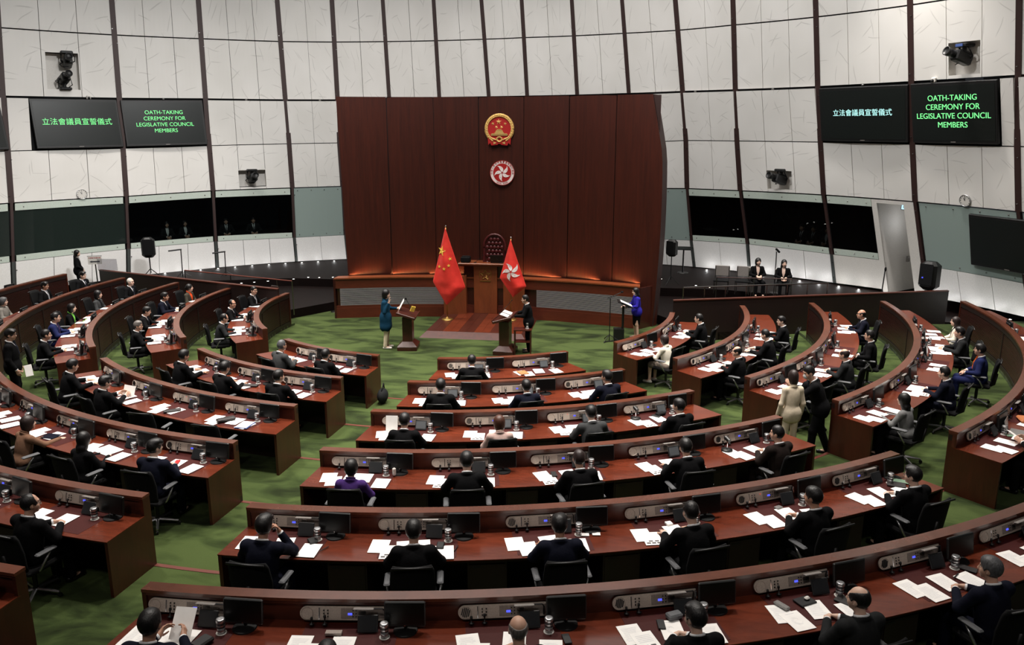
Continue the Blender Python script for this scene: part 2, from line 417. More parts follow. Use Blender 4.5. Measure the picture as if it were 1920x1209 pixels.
    me = bpy.data.meshes.new(name); me.vertices.add(len(pos)); me.vertices.foreach_set('co', pos.astype(np.float32).ravel())
    me.loops.add(Q.size); me.loops.foreach_set('vertex_index', Q.ravel().astype(np.int32))
    me.polygons.add(len(Q)); me.polygons.foreach_set('loop_start', np.arange(0, Q.size, 4, dtype=np.int32)); 
    me.polygons.foreach_set('use_smooth', np.ones(len(Q), bool)); me.update(calc_edges=True); me.validate()
    return me

def Rm(yaw=0, pitch=0, roll=0):   # yaw>0 turns to the person's left; pitch>0 looks down
    return np.array((Matrix.Rotation(yaw, 3, 'Z') @ Matrix.Rotation(-pitch, 3, 'X') @ Matrix.Rotation(roll, 3, 'Y')))
def head_prims(c, R):
    T = lambda *p: c + R @ V3(*p)
    E = lambda p, r, k=.02: ell(T(*p), r, k, R)
    P = [E((0, -.008, .022), (.079, .095, .101), .02), E((0, .018, -.055), (.058, .066, .062), .035), E((0, .062, -.092), (.026, .02, .02), .03),
         E((-.04, .055, -.03), (.03, .03, .035), .03), E((.04, .055, -.03), (.03, .03, .035), .03),
         cap(T(-.034, .078, .034), T(.034, .078, .034), .014, k=.02),
         cap(T(0, .088, .018), T(0, .106, -.026), .008, .013, k=.012), E((0, .1, -.03), (.019, .012, .01), .01),
         cap(T(-.017, .087, -.058), T(.017, .087, -.058), .008, k=.01), cap(T(-.014, .084, -.07), T(.014, .084, -.07), .008, k=.01)]
    for s in (-1, 1):
        P += [E((s * .081, -.006, -.004), (.009, .02, .032), .01), cap(T(s * .08, .004, -.03), T(s * .077, .004, -.012), .008, k=.01)]
        P.append(ell(T(s * .032, .098, .008), (.017, .017, .012), .012, R, True))
    return P
def hand_prims(w, d, nrm, side, curl=.5, spread=1.0, fist=0):
    """palm leaves wrist w along d; nrm = back of the hand; side = +1 when the thumb is on the cross(d,nrm) side"""
    d = d / np.linalg.norm(d); nrm = nrm - d * (nrm @ d); nrm /= np.linalg.norm(nrm); x = np.cross(d, nrm) * side
    P = [cap(w, w + d * .03, .026, .024, .02)]
    for i, (off, l0, ls) in enumerate(((.029, .088, (.042, .026, .02)), (.010, .092, (.046, .03, .022)), (-.010, .088, (.042, .027, .021)), (-.028, .08, (.033, .021, .018)))):
        kn = w + d * l0 + x * off
        P.append(cap(w + d * .02 + x * off * .6, kn, .015, .011, .014))
        a = kn; ang = .12 + .2 * i * 0
        for j, l in enumerate(ls):
            ang += curl * (.55 if j == 0 else .8)
            dr = d * cos(ang) - nrm * sin(ang) + x * off * (1.6 * spread if j == 0 else .2)
            b = a + dr / np.linalg.norm(dr) * l; P.append(cap(a, b, .0092 - .0008 * j, .0086 - .0009 * j, .004)); a = b
    t0 = w + d * .028 + x * .024; t1 = t0 + (d * .6 + x * .8 - nrm * .3) * .042; t2 = t1 + (d * .9 + x * .3 - nrm * .35) * .032; t3 = t2 + (d * .95 - nrm * .35) * .024
    return P + [cap(t0, t1, .016, .0115, .014), cap(t1, t2, .0108, .0098, .004), cap(t2, t3, .0096, .008, .004)]
def limb(a, b, c, r, k=.03): return [cap(a, b, r[0], r[1], k), cap(b, c, r[1], r[2], k)]
def ringcaps(c, rx, ry, z0, zf, r, gap=0, k=.01, n=14, R=None):
    P = []; pts = []
    for i in range(n + 1):
        a = pi / 2 + gap + (2 * pi - 2 * gap) * i / n; f = (1 + sin(a)) / 2
        q = V3(rx * cos(a), ry * sin(a), z0 + (zf - z0) * f); pts.append(c + (R @ q if R is not None else q))
    return [cap(pts[i], pts[i + 1], r, k=k) for i in range(n)]
POSES = {}
def make_pose(name, head_yaw=0, head_pitch=0, stand=False, lean=0, arms=None, hands=None, legs=None, female=False, dress=None, body_h=.0072, cloth_h=.0105, torso_yaw=0, jacket_long=0, legs_only_body=False):
    """builds body + clothes meshes of one pose; origin on the floor below the hips, facing +Y"""
    zp = .93 if stand else .53
    hip = V3(0, -.06 if not stand else 0, zp)
    tl = V3(0, sin(lean), cos(lean))
    up = lambda t, y=0.: hip + tl * t + V3(0, y, 0)
    ch = up(.30, -.0); nk = up(.50, -.005); hc = up(.655, .035)
    Rh = Rm(head_yaw, head_pitch - lean * .4); Rt = np.array(Matrix.Rotation(-lean, 3, 'X'))
    wS = .165 if female else .185
    sh = {s: up(.435 if not female else .425) + V3(s * wS, 0, 0) for s in (-1, 1)}
    A = {}
    for s in (-1, 1):
        e, w = arms[0 if s < 0 else 1]; A[s] = (sh[s], V3(*e), V3(*w))
    Lg = {}
    for s in (-1, 1):
        if legs: k_, an, to = [V3(*q) for q in legs[0 if s < 0 else 1]]
        elif stand: k_, an, to = V3(s * .095, .02, .49), V3(s * .1, -.02, .085), V3(s * .115, .13, .035)
        else: k_, an, to = V3(s * .12, .36, .5), V3(s * .12, .36, .1), V3(s * .13, .5, .04)
        Lg[s] = (hip + V3(s * .09, 0, -.01), k_, an, to)
    g = .93 if female else 1.; gj = .87 if female else 1.
    B = [ell(hip + V3(0, -.01, .02), (.16, .115, .12), .04), ell(up(.16), (.135 * g, .095, .16), .06, Rt), ell(ch, (.16 * g, .105, .19), .06, Rt), cap(sh[-1] * .8 + sh[1] * .2, sh[1] * .8 + sh[-1] * .2, .05, k=.05),
         cap(nk - V3(0, 0, .03), hc + V3(0, -.02, -.06), .054 * g, .05 * g, .03)]
    B += head_prims(hc, Rh)
    for s in (-1, 1):
        B += limb(*A[s], (.05, .04, .026)); hp, k_, an, to = Lg[s]
        B += [cap(hp, k_, .085, .058, .03), cap(k_, an, .055, .036, .03), cap(an - V3(0, 0, .03), to, .034, .026, .03)]
        hd = hands[0 if s < 0 else 1]
        B += hand_prims(A[s][2], V3(*hd[0]), V3(*hd[1]), hd[2], *hd[3:])
    M = {'body': sdf_mesh(B, body_h, name + '_body')}
    # jacket
    hem = -.02 if not stand else -.06 - jacket_long
    J = [ell(ch + V3(0, -.0, 0), (.192 * gj, .14 * gj, .215), .05, Rt), ell(up(.15), ((.15 if female else .18), .118 if female else .135, .2), .06, Rt), ell(hip + V3(0, -.01, .03), (.185, .148, .13), .05)]
    if stand:
        J.append(cap(hip + V3(-.065 - .02 * (jacket_long > 0), 0, hem), hip + V3(.065 + .02 * (jacket_long > 0), 0, hem), .15 * (.5 + .5 * g) + .016 * (jacket_long > 0), k=.05)); J.append(cap(hip + V3(-.06, 0, .0), hip + V3(.06, 0, .0), .15, k=.04))
        if jacket_long:
            for q in (.08, .16, .24): J.append(cap(hip + V3(-.068, 0, hem + q), hip + V3(.068, 0, hem + q), .152, k=.04))
    J += [cap(sh[-1], sh[1], .066 * gj, k=.04)]
    J += ringcaps(nk - V3(0, 0, .0), .066, .062, .012, -.05, .016, .35, .02, 12, Rt)
    for s in (-1, 1):
        a, e, w = A[s]; w2 = e + (w - e) * (1 - .035 / np.linalg.norm(w - e))
        J += [cap(a, e, .069 * gj, .056 * gj, .04), cap(e, w2, .056 * gj, .042 * g, .03)]
    thr = nk + Rt @ V3(0, .075, .0); bot = up(.15) + Rt @ V3(0, .15, 0)
    J += [cap(thr, bot, .062, .006, .012, True), cap(nk + V3(0, 0, -.08), nk + Rt @ V3(0, .01, .2), .057, .064, .008, True)]
    if stand: J.append(cap(hip + V3(-.4, 0, hem - .165), hip + V3(.4, 0, hem - .165), .07, k=.01, sub=True))
    M['jacket'] = sdf_mesh(J, cloth_h, name + '_jacket')
    S = [ell(ch, (.176 * g, .122, .2), .05, Rt), ell(up(.15), (.15 * g, .12, .19), .05, Rt), cap(sh[-1] * .7 + sh[1] * .3, sh[1] * .7 + sh[-1] * .3, .05, k=.04)]
    S += ringcaps(nk + V3(0, 0, .02), .06, .06, .022, -.022, .012, .12, .01, 14, Rt)
    S.append(cap(nk + V3(0, 0, -.02), nk + V3(0, .0, .2), .044, .05, .006, True))
    for s in (-1, 1):
        a, e, w = A[s]; dd = (w - e) / np.linalg.norm(w - e); S += [cap(w - dd * .06, w - dd * .014, .037, .037, .005)]
    M['shirt'] = sdf_mesh(S, .0095, name + '_shirt')
    t0 = nk + Rt @ V3(0, .075, .008); t1 = up(.38) + Rt @ V3(0, .123, 0); t2 = up(.24) + Rt @ V3(0, .135, 0)
    M['tie'] = sdf_mesh([cap(t0, t0 + (t1 - t0) * .25, .02, .014, .008), cap(t0, t1, .011, .017, .006), cap(t1, t2, .017, .021, .006)], .007, name + '_tie')
    Tr = []
    for s in (-1, 1):
        hp, k_, an, to = Lg[s]; Tr += [cap(hp, k_, .1 * g, .075 * gj, .04), cap(k_, an + V3(0, 0, -.005), .074 * gj, .062 * gj, .03)]
    Tr.append(ell(hip + V3(0, -.012, .01), (.172, .13, .12), .04))
    M['trousers'] = sdf_mesh(Tr, .012, name + '_trousers')
    Sk = [ell(hip + V3(0, -.012, .01), (.176, .134, .12), .04)]
    for s in (-1, 1):
        hp, k_, an, to = Lg[s]; Sk += [cap(hp, k_ + (hp - k_) * .06, .105, .085, .1)]
    if stand: Sk = [ell(hip + V3(0, -.012, .01), (.176, .134, .12), .04), cap(hip + V3(-.06, 0, -.1), hip + V3(-.05, 0, -.42), .12, .1, .08), cap(hip + V3(.06, 0, -.1), hip + V3(.05, 0, -.42), .12, .1, .08)]
    M['skirt'] = sdf_mesh(Sk, .012, name + '_skirt')
    Sh = []
    for s in (-1, 1):
        hp, k_, an, to = Lg[s]; fd = to - an; fd[2] = 0; fd /= np.linalg.norm(fd)
        Sh.append([cap(V3(an[0], an[1], an[2] - .055) - fd * .035, to + V3(0, 0, -.005) + fd * .02, .038, .034, .02), cap(V3(an[0], an[1], an[2] - .05), V3(an[0], an[1], an[2] - .02), .04, .042, .01)])
    M['shoes'] = [sdf_mesh(x, .009, name + '_shoe') for x in Sh]
    M['head'] = (Vector(hc), Matrix(Rh.tolist()).to_euler()); M['wrists'] = A; M['female'] = female
    POSES[name] = M
    return M

# hair, eyes, glasses in head space (origin = head centre, facing +Y)
HAIR = {}
def hair_styles():
    cr = lambda e, dz=0, dy=0: ell((0, -.01 + dy, .024 + dz), (.079 + e * 1.35, .094 + e * 1.1, .1 + e * 1.05), .02)
    face = [ell((0, .115, -.05), (.082, .075, .105), .015, None, True)]
    nape = [ell((0, -.02, -.178), (.2, .2, .095), .012, None, True)]
    ears = [ell((s * .09, .012, -.03), (.03, .03, .05), .01, None, True) for s in (-1, 1)]
    HAIR['short'] = sdf_mesh([cr(.012), ell((0, .02, .085), (.07, .075, .05), .03)] + face + nape + ears + [cap((-.09, .1, -.02), (.09, .1, -.02), .055, k=.01, sub=True)], .008, 'hair_short')
    HAIR['parted'] = sdf_mesh([cr(.012), ell((.02, .03, .085), (.075, .078, .055), .02), cap((-.04, .07, .09), (.06, .085, .075), .028, k=.02)] + face + nape + ears, .008, 'hair_parted')
    HAIR['crop'] = sdf_mesh([cr(.007), ell((0, .0, .08), (.06, .075, .055), .03)] + face + nape + ears + [cap((-.09, .11, .0), (.09, .11, .0), .06, k=.01, sub=True)], .008, 'hair_crop')
    HAIR['receding'] = sdf_mesh([cr(.009)] + face + nape + ears + [ell((0, .1, .07), (.075, .085, .08), .01, None, True)], .008, 'hair_receding')
    HAIR['balding'] = sdf_mesh([cr(.008)] + face + nape + ears + [ell((0, .045, .12), (.066, .12, .075), .02, None, True)], .008, 'hair_balding')
    HAIR['bald'] = sdf_mesh([cr(.005)] + face + nape + ears + [ell((0, .03, .14), (.095, .16, .125), .02, None, True)], .008, 'hair_fringe')
    HAIR['bob'] = sdf_mesh([cr(.018), ell((0, -.03, -.06), (.092, .085, .1), .04)] + [ell((0, .125, -.06), (.068, .085, .12), .012, None, True), cap((0, .02, -.2), (0, .02, -.14), .048, .05, .01, True), cap((-.1, .115, -.03), (.1, .115, -.03), .05, k=.01, sub=True)], .009, 'hair_bob')
    HAIR['pixie'] = sdf_mesh([cr(.016), ell((0, -.03, -.03), (.082, .08, .08), .04), ell((0, .03, .08), (.07, .07, .05), .02)] + [ell((0, .125, -.06), (.07, .085, .12), .012, None, True), cap((-.1, .115, -.035), (.1, .115, -.035), .055, k=.01, sub=True), ell((0, -.02, -.19), (.2, .2, .095), .012, None, True)], .009, 'hair_pixie')
    HAIR['long'] = sdf_mesh([cr(.015), ell((0, -.035, -.08), (.09, .075, .13), .04), cap((-.05, -.07, -.12), (-.055, -.09, -.3), .045, .03, .04), cap((.05, -.07, -.12), (.055, -.09, -.3), .045, .03, .04), cap((0, -.085, -.12), (0, -.1, -.31), .05, .035, .04)] +
                           [ell((0, .125, -.06), (.066, .09, .13), .012, None, True), cap((0, .03, -.25), (0, .02, -.14), .045, .05, .01, True), cap((-.1, .118, -.03), (.1, .118, -.03), .05, k=.01, sub=True)], .009, 'hair_long')
    HAIR['updo'] = sdf_mesh([cr(.013), ell((0, -.1, .0), (.045, .045, .045), .03)] + face + [ell((0, -.01, -.18), (.2, .2, .11), .012, None, True)], .008, 'hair_updo')
hair_styles()
def face_bits():
    out = []
    for s in (-1, 1):
        e = MB(); e.mat('eye_white').ball((s * .032, .0795, .008), (.0135, .009, .0075)); e.mat('eye_dark').ball((s * .032, .0855, .008), (.0062, .005, .0068)); out.append(('eye', e))
        out.append(('eyebrow', MB().mat('hair_dark_brown').tube([(s * .016, .091, .027), (s * .032, .0915, .0315), (s * .05, .08, .026)], [.0035, .0045, .0028], 6)))
    l = MB().mat('lip').tube([(-.022, .083, -.063), (-.01, .0935, -.062), (0, .0955, -.0635), (.01, .0935, -.062), (.022, .083, -.063)], [.002, .0055, .0062, .0055, .002], 6)
    g = MB().mat('black_plastic')
    for s in (-1, 1):
        g.tube([(s * .034 + .024 * cos(a), .104, .006 + .018 * sin(a)) for a in [2 * pi * i / 14 for i in range(14)]], .0022, 5, True)
        g.tube([(s * .058, .102, .012), (s * .079, .05, .012), (s * .082, 0, .006)], .002, 5)
    g.tube([(-.01, .106, .01), (.01, .106, .01)], .002, 5)
    m = MB().mat('mask_white').ball((0, .078, -.045), (.058, .044, .052)); m.tube([(-.056, .08, -.03), (-.08, 0, .0)], .002, 4); m.tube([(.056, .08, -.03), (.08, 0, .0)], .002, 4)
    out.append(('lips', l))
    return [(n, x.mesh(n, True)) for n, x in out], g.mesh('glasses', True), m.mesh('face_mask', True)
FACE, GLASSES, MASK = face_bits()

def with_mat(o, *mats):
    if len(o.data.materials) == 0:
        for m in mats: o.data.materials.append(None)
    for i, m in enumerate(mats): o.material_slots[i].link = 'OBJECT'; o.material_slots[i].material = MATS[m]
    return o
def person(label, pose, loc, rz, hair='short', hcol='hair_black', jacket='suit_black', shirt='shirt_white', tie='tie_dark', legs='suit_black', skin='skin', glasses=False, mask=False, skirt=None, shoes='shoe_black', scale=1., group=None):
    M = POSES[pose]; t = thing('person', label, 'person', loc, rz, group); t.scale = scale if isinstance(scale, tuple) else (scale,) * 3
    b = with_mat(link('body', M['body'], t), skin); hp, hr = M['head']
    for nm, me in FACE: link(nm, me, b, hp, hr)
    if hair: with_mat(link('hair', HAIR[hair], t, hp, hr), hcol)
    with_mat(link('jacket', M['jacket'], t), jacket); with_mat(link('shirt', M['shirt'], t), shirt)
    if tie: with_mat(link('tie', M['tie'], t), tie)
    if skirt: with_mat(link('skirt', M['skirt'], t), skirt)
    else: with_mat(link('trousers', M['trousers'], t), legs)
    for s in M['shoes']: with_mat(link('shoe', s, t), shoes)
    if glasses: link('glasses', GLASSES, t, hp, hr)
    if mask: link('face_mask', MASK, t, hp, hr)
    return t
DN = (0, 0, 1)
clasp = [((.62, .75, -.1), (-.5, .2, .8), -1, .75), ((-.62, .75, -.1), (.5, .2, .8), 1, .75)]
apart = [((.25, .95, -.12), (0, 0, 1), -1, .25), ((-.25, .95, -.12), (0, 0, 1), 1, .25)]
lap = [((.5, .8, -.2), (-.3, .2, .9), -1, .5), ((-.5, .8, -.2), (.3, .2, .9), 1, .5)]
a_cl = [((-.29, .1, .76), (-.065, .36, .785)), ((.29, .1, .76), (.065, .36, .785))]
a_ap = [((-.30, .13, .77), (-.17, .38, .785)), ((.30, .13, .77), (.17, .38, .785))]
a_lp = [((-.30, -.02, .74), (-.1, .2, .68)), ((.30, -.02, .74), (.1, .2, .68))]
make_pose('clasped', 0, .05, lean=.14, arms=a_cl, hands=clasp)
make_pose('clasped_left', .5, .05, lean=.12, arms=a_cl, hands=clasp)
make_pose('clasped_right', -.5, .05, lean=.12, arms=a_cl, hands=clasp)
make_pose('reading', 0, .3, lean=.2, arms=a_ap, hands=apart)
make_pose('upright', 0, .0, lean=.04, arms=a_lp, hands=lap)
make_pose('upright_left', .55, .0, lean=.04, arms=a_lp, hands=lap)
make_pose('upright_right', -.55, .0, lean=.04, arms=a_lp, hands=lap)
make_pose('lady', 0, .05, lean=.12, arms=[((-.27, .1, .74), (-.1, .37, .785)), ((.27, .1, .74), (.1, .37, .785))], hands=apart, female=True)
make_pose('lady_upright', .1, .0, lean=.03, arms=[((-.25, .02, .74), (-.06, .22, .7)), ((.25, .02, .74), (.06, .22, .7))], hands=lap, female=True)
make_pose('lady_left', .45, .0, lean=.05, arms=[((-.25, .02, .74), (-.06, .22, .7)), ((.25, .02, .74), (.06, .22, .7))], hands=lap, female=True)
make_pose('lady_reach', -.25, .1, lean=.22, arms=[((-.26, .12, .76), (-.1, .38, .785)), ((.26, .22, .8), (.2, .5, .8))], hands=apart, female=True)
make_pose('holding', 0, .25, lean=.12, arms=[((-.29, .12, .8), (-.1, .34, .86)), ((.29, .12, .8), (.13, .34, .86))], hands=[((.2, .9, .35), (-.9, .1, .3), -1, .6), ((-.2, .9, .35), (.9, .1, .3), 1, .6)])
make_pose('chin', .15, .1, lean=.16, arms=[((-.3, .12, .77), (-.1, .36, .785)), ((.24, .26, .8), (.1, .24, 1.03))], hands=[((.7, .6, -.1), (-.3, .2, .9), -1, .5), ((-.3, -.2, .9), (.6, .5, .2), 1, .9)])
# standing poses
make_pose('oath', 0, .08, True, arms=[((-.22, .08, 1.13), (-.06, .34, 1.16)), ((.24, .02, 1.1), (.2, .14, 1.36))], hands=[((.15, .9, .35), (-.9, .2, -.3), -1, .6), ((-.05, .15, 1), (0, -1, .1), -1, .06, .6)], female=True, jacket_long=.22)
make_pose('at_lectern', 0, .1, True, lean=.1, arms=[((-.26, .16, 1.14), (-.2, .42, 1.12)), ((.26, .16, 1.14), (.2, .42, 1.12))], hands=[((.1, .95, -.1), (0, 0, 1), -1, .2), ((-.1, .95, -.1), (0, 0, 1), 1, .2)])
make_pose('lady_lectern', 0, .12, True, lean=.05, arms=[((-.23, .1, 1.12), (-.12, .36, 1.1)), ((.23, .1, 1.12), (.12, .36, 1.1))], hands=apart, female=True)
make_pose('usher', -.3, .08, True, arms=[((-.24, .03, 1.1), (-.04, .18, .95)), ((.24, .03, 1.1), (.04, .18, .95))], hands=[((.6, .3, -.7), (-.2, .9, .2), -1, .4), ((-.6, .3, -.7), (.2, .9, .2), 1, .4)], female=True)
make_pose('lady_standing', .1, .1, True, arms=[((-.24, -.02, 1.1), (-.26, .08, .86)), ((.24, -.02, 1.1), (.26, .08, .86))], hands=[((0, .25, -1), (-1, 0, 0), 1, .3), ((0, .25, -1), (1, 0, 0), -1, .3)], female=True)
make_pose('bending', .3, .45, True, lean=.32, arms=[((-.24, .38, 1.16), (-.12, .52, 1.32)), ((.26, .2, 1.02), (.2, .42, .86))], hands=[((.4, .6, .5), (-.6, .4, .3), -1, .4), ((-.1, .7, -.7), (.9, .2, .1), -1, .12)], legs=[((-.1, .1, .5), (-.1, .12, .085), (-.11, .28, .035)), ((.12, -.04, .49), (.13, -.2, .085), (.14, -.06, .035))])
make_pose('standing', -.2, .08, True, arms=[((-.25, -.03, 1.1), (-.27, .06, .86)), ((.25, -.03, 1.1), (.26, .1, .88))], hands=[((0, .25, -1), (-1, 0, 0), 1, .4), ((0, .3, -1), (1, 0, 0), -1, .7)])

# ------------------------------------------------------------------ the setting
RAD = [5.9, 7.9, 9.87, 11.85, 13.93, 15.93]              # dais-side edge of each ring of desks
FL = [.07 + .082 * i for i in range(6)]                    # floor of each tier
pt = lambda r, th, z=0: (r * sin(rad(th)), -r * cos(rad(th)), z)     # th = degrees from the room axis
def sector(mb, r0, r1, a0, a1, z0, z1, n=48):
    P = [(r1 * sin(rad(a0 + (a1 - a0) * i / n)), -r1 * cos(rad(a0 + (a1 - a0) * i / n))) for i in range(n + 1)]
    Q = [(r0 * sin(rad(a0 + (a1 - a0) * i / n)), -r0 * cos(rad(a0 + (a1 - a0) * i / n))) for i in range(n + 1)]
    for i in range(n): mb.prism([P[i], P[i + 1], Q[i + 1], Q[i]][::-1], z0, z1)
    return mb
fb = MB().mat('carpet')
fb.prism([(24 * cos(2 * pi * i / 64), 24 * sin(2 * pi * i / 64) - 4) for i in range(64)], -.3, 0)
struct(fb.obj('floor'))
EDG = RAD + [20.5]
tf = MB().mat('carpet'); A0, A1, NS = -99, 99, 110
for i in range(6):
    vs, fs = [], []
    for j in range(NS + 1):
        a = A0 + (A1 - A0) * j / NS
        vs += [pt(EDG[i], a, FL[i] - .1), pt(EDG[i], a, FL[i]), pt(EDG[i + 1], a, FL[i])]
    for j in range(NS):
        b = j * 3; fs += [(b, b + 1, b + 4, b + 3), (b + 1, b + 2, b + 5, b + 4)]
    tf.add(vs, fs)
struct(tf.obj('floor'))
for i in range(6):
    nb = MB().mat('nosing'); sector(nb, EDG[i] - .012, EDG[i] + .055, -52, 50, FL[i] - .07, FL[i] + .006, 60)
    struct(nb.obj('trim_%d' % (i + 1)))

# leaning, curved outer wall: ribs given as (angle about the wall centre, height) down each rib
def wall_c(z): t = z - .6; return -.09 - .23 * t, -6.32 - .06 * t, 18.57 - .02 * t
def wp(phi, z, off=0.):
    cx, cy, R = wall_c(z); R -= off; return (cx + R * sin(rad(phi)), cy + R * cos(rad(phi)), z)
LEV = ['E', 'D', 'C', 'B', 'A', 'Z']
RIB = {
 'L0': [(-54.98, 9.55), (-57.06, 7.25), (-58.62, 5.38), (-60.19, 3.61), (-62.24, 1.6), (-63.31, .54)],
 'L1': [(-43.24, 9.59), (-45.07, 7.29), (-46.57, 5.43), (-48.06, 3.63), (-49.86, 1.64), (-50.96, .54)],
 'L2': [(-33.53, 9.63), (-35.26, 7.34), (-36.6, 5.51), (-37.89, 3.72), (-39.55, 1.67), (-40.4, .6)],
 'L3': [(-24.04, 9.64), (-25.58, 7.35), (-26.75, 5.57), (-28.02, 3.75), (-29.66, 1.65), (-30.31, .62)],
 'L4': [(-17.31, 9.67), (-18.96, 7.37), (-20.3, 5.6), (-21.5, 3.78), (-23.0, 1.68), (-23.6, .62)],
 'C1': [(-10.72, 9.71), (-12.19, 7.45)], 'C2': [(-4.11, 9.74), (-5.55, 7.48)], 'C3': [(2.29, 9.77), (1.07, 7.5)],
 'C4': [(7.51, 9.79), (6.21, 7.51)], 'C5': [(14.08, 9.78), (12.88, 7.52)], 'C6': [(20.65, 9.77), (19.69, 7.54)],
 'R0': [(27.41, 9.74), (26.63, 7.56), (25.9, 5.72), (24.9, 3.85), (24.19, 1.74), (23.95, .63)],
 'R1': [(34.32, 9.75), (33.23, 7.55), (32.37, 5.71), (31.72, 3.85), (31.45, 1.78), (31.08, .63)],
 'R2': [(43.98, 9.71), (43.06, 7.53), (42.45, 5.69), (41.93, 3.86), (41.86, 1.72), (41.73, .65)],
 'R3': [(54.17, 9.67), (53.39, 7.52), (52.73, 5.65), (52.29, 3.84), (52.35, 1.76), (52.48, .73)]}
RIB['L9'] = [(a - 11.8, z - .05) for a, z in RIB['L0']]
RIB['R4'] = [(a + 10.6, z - .03) for a, z in RIB['R3']]; RIB['R5'] = [(a + 10.6, z) for a, z in RIB['R4']]
for k in ('C1', 'C2', 'C3', 'C4', 'C5', 'C6'):
    e, d_ = RIB[k]; s_ = (d_[0] - e[0]) / (d_[1] - e[1])
    RIB[k] += [(d_[0] + s_ * (z - d_[1]), z) for z in (5.62, 3.78, 1.68, .62)]
for k in RIB:
    e, d_ = RIB[k][:2]; s_ = (e[0] - d_[0]) / (e[1] - d_[1]); RIB[k] = [(e[0] + s_ * (12.9 - e[1]), 12.9)] + RIB[k]
LEV = ['F'] + LEV
def rib_at(k, lev): return RIB[k][LEV.index(lev)]
def bay_pt(a, b, top, bot, u, v, off=0.):
    """u across the bay from rib a to rib b, v from level bot (0) to level top (1)"""
    (p0, z0), (p1, z1) = rib_at(a, bot), rib_at(b, bot); (q0, y0), (q1, y1) = rib_at(a, top), rib_at(b, top)
    ph = (p0 + (p1 - p0) * u) * (1 - v) + (q0 + (q1 - q0) * u) * v; z = (z0 + (z1 - z0) * u) * (1 - v) + (y0 + (y1 - y0) * u) * v
    return wp(ph, z, off)
def bay_slab(mb, a, b, top, bot, u0, u1, v0, v1, off0=.0, off1=.05, tilt=0., n=6, uvo=(0, 0)):
    """a curved slab; off = distance in front of the wall surface; tilt pushes the lower edge back"""
    w = 3.3; m = 3; F, Bk = [], []
    if mb.uv is None: mb.uv = []
    o = len(mb.v)
    for j in range(m + 1):
        v = v0 + (v1 - v0) * j / m
        for i in range(n + 1):
            u = u0 + (u1 - u0) * i / n
            mb.v.append(bay_pt(a, b, top, bot, u, v, off1 + tilt * j / m)); mb.uv.append((u * w + uvo[0], v * 2 + uvo[1]))
    k = (m + 1) * (n + 1)
    for j in range(m + 1):
        v = v0 + (v1 - v0) * j / m
        for i in range(n + 1):
            u = u0 + (u1 - u0) * i / n; mb.v.append(bay_pt(a, b, top, bot, u, v, off0)); mb.uv.append((u * w + uvo[0], v * 2 + uvo[1]))
    g = lambda i, j, q=0: o + q * k + j * (n + 1) + i
    def face(*f): mb.f.append(f); mb.mi.append(mb.cur)
    for j in range(m):
        for i in range(n): face(g(i, j), g(i + 1, j), g(i + 1, j + 1), g(i, j + 1)); 
        face(g(0, j, 1), g(0, j), g(0, j + 1), g(0, j + 1, 1)); face(g(n, j), g(n, j, 1), g(n, j + 1, 1), g(n, j + 1))
    for i in range(n): face(g(i, m), g(i + 1, m), g(i + 1, m, 1), g(i, m, 1)); face(g(i, 0, 1), g(i + 1, 0, 1), g(i + 1, 0), g(i, 0))
    return mb
ORDER = ['L9', 'L0', 'L1', 'L2', 'L3', 'L4', 'C1', 'C2', 'C3', 'C4', 'C5', 'C6', 'R0', 'R1', 'R2', 'R3', 'R4', 'R5']
BAYS = list(zip(ORDER[:-1], ORDER[1:]))
def side(a): return 'left' if a[0] == 'L' else ('back' if a[0] == 'C' or a == 'L4' else 'right')
# dark backing behind the joints
bk = MB().mat('black_soft')
for a, b in BAYS:
    for t, bo in zip(LEV[:-1], LEV[1:]):
        if (t, bo) == ('B', 'A') and (side(a) != 'back'): continue
        if (a, b) == ('R2', 'R3') and (t, bo) == ('A', 'Z'): continue
        bay_slab(bk, a, b, t, bo, 0, 1, 0, 1, -.06, -.03)
bk.uv = None; struct(bk.obj('wall_back'))
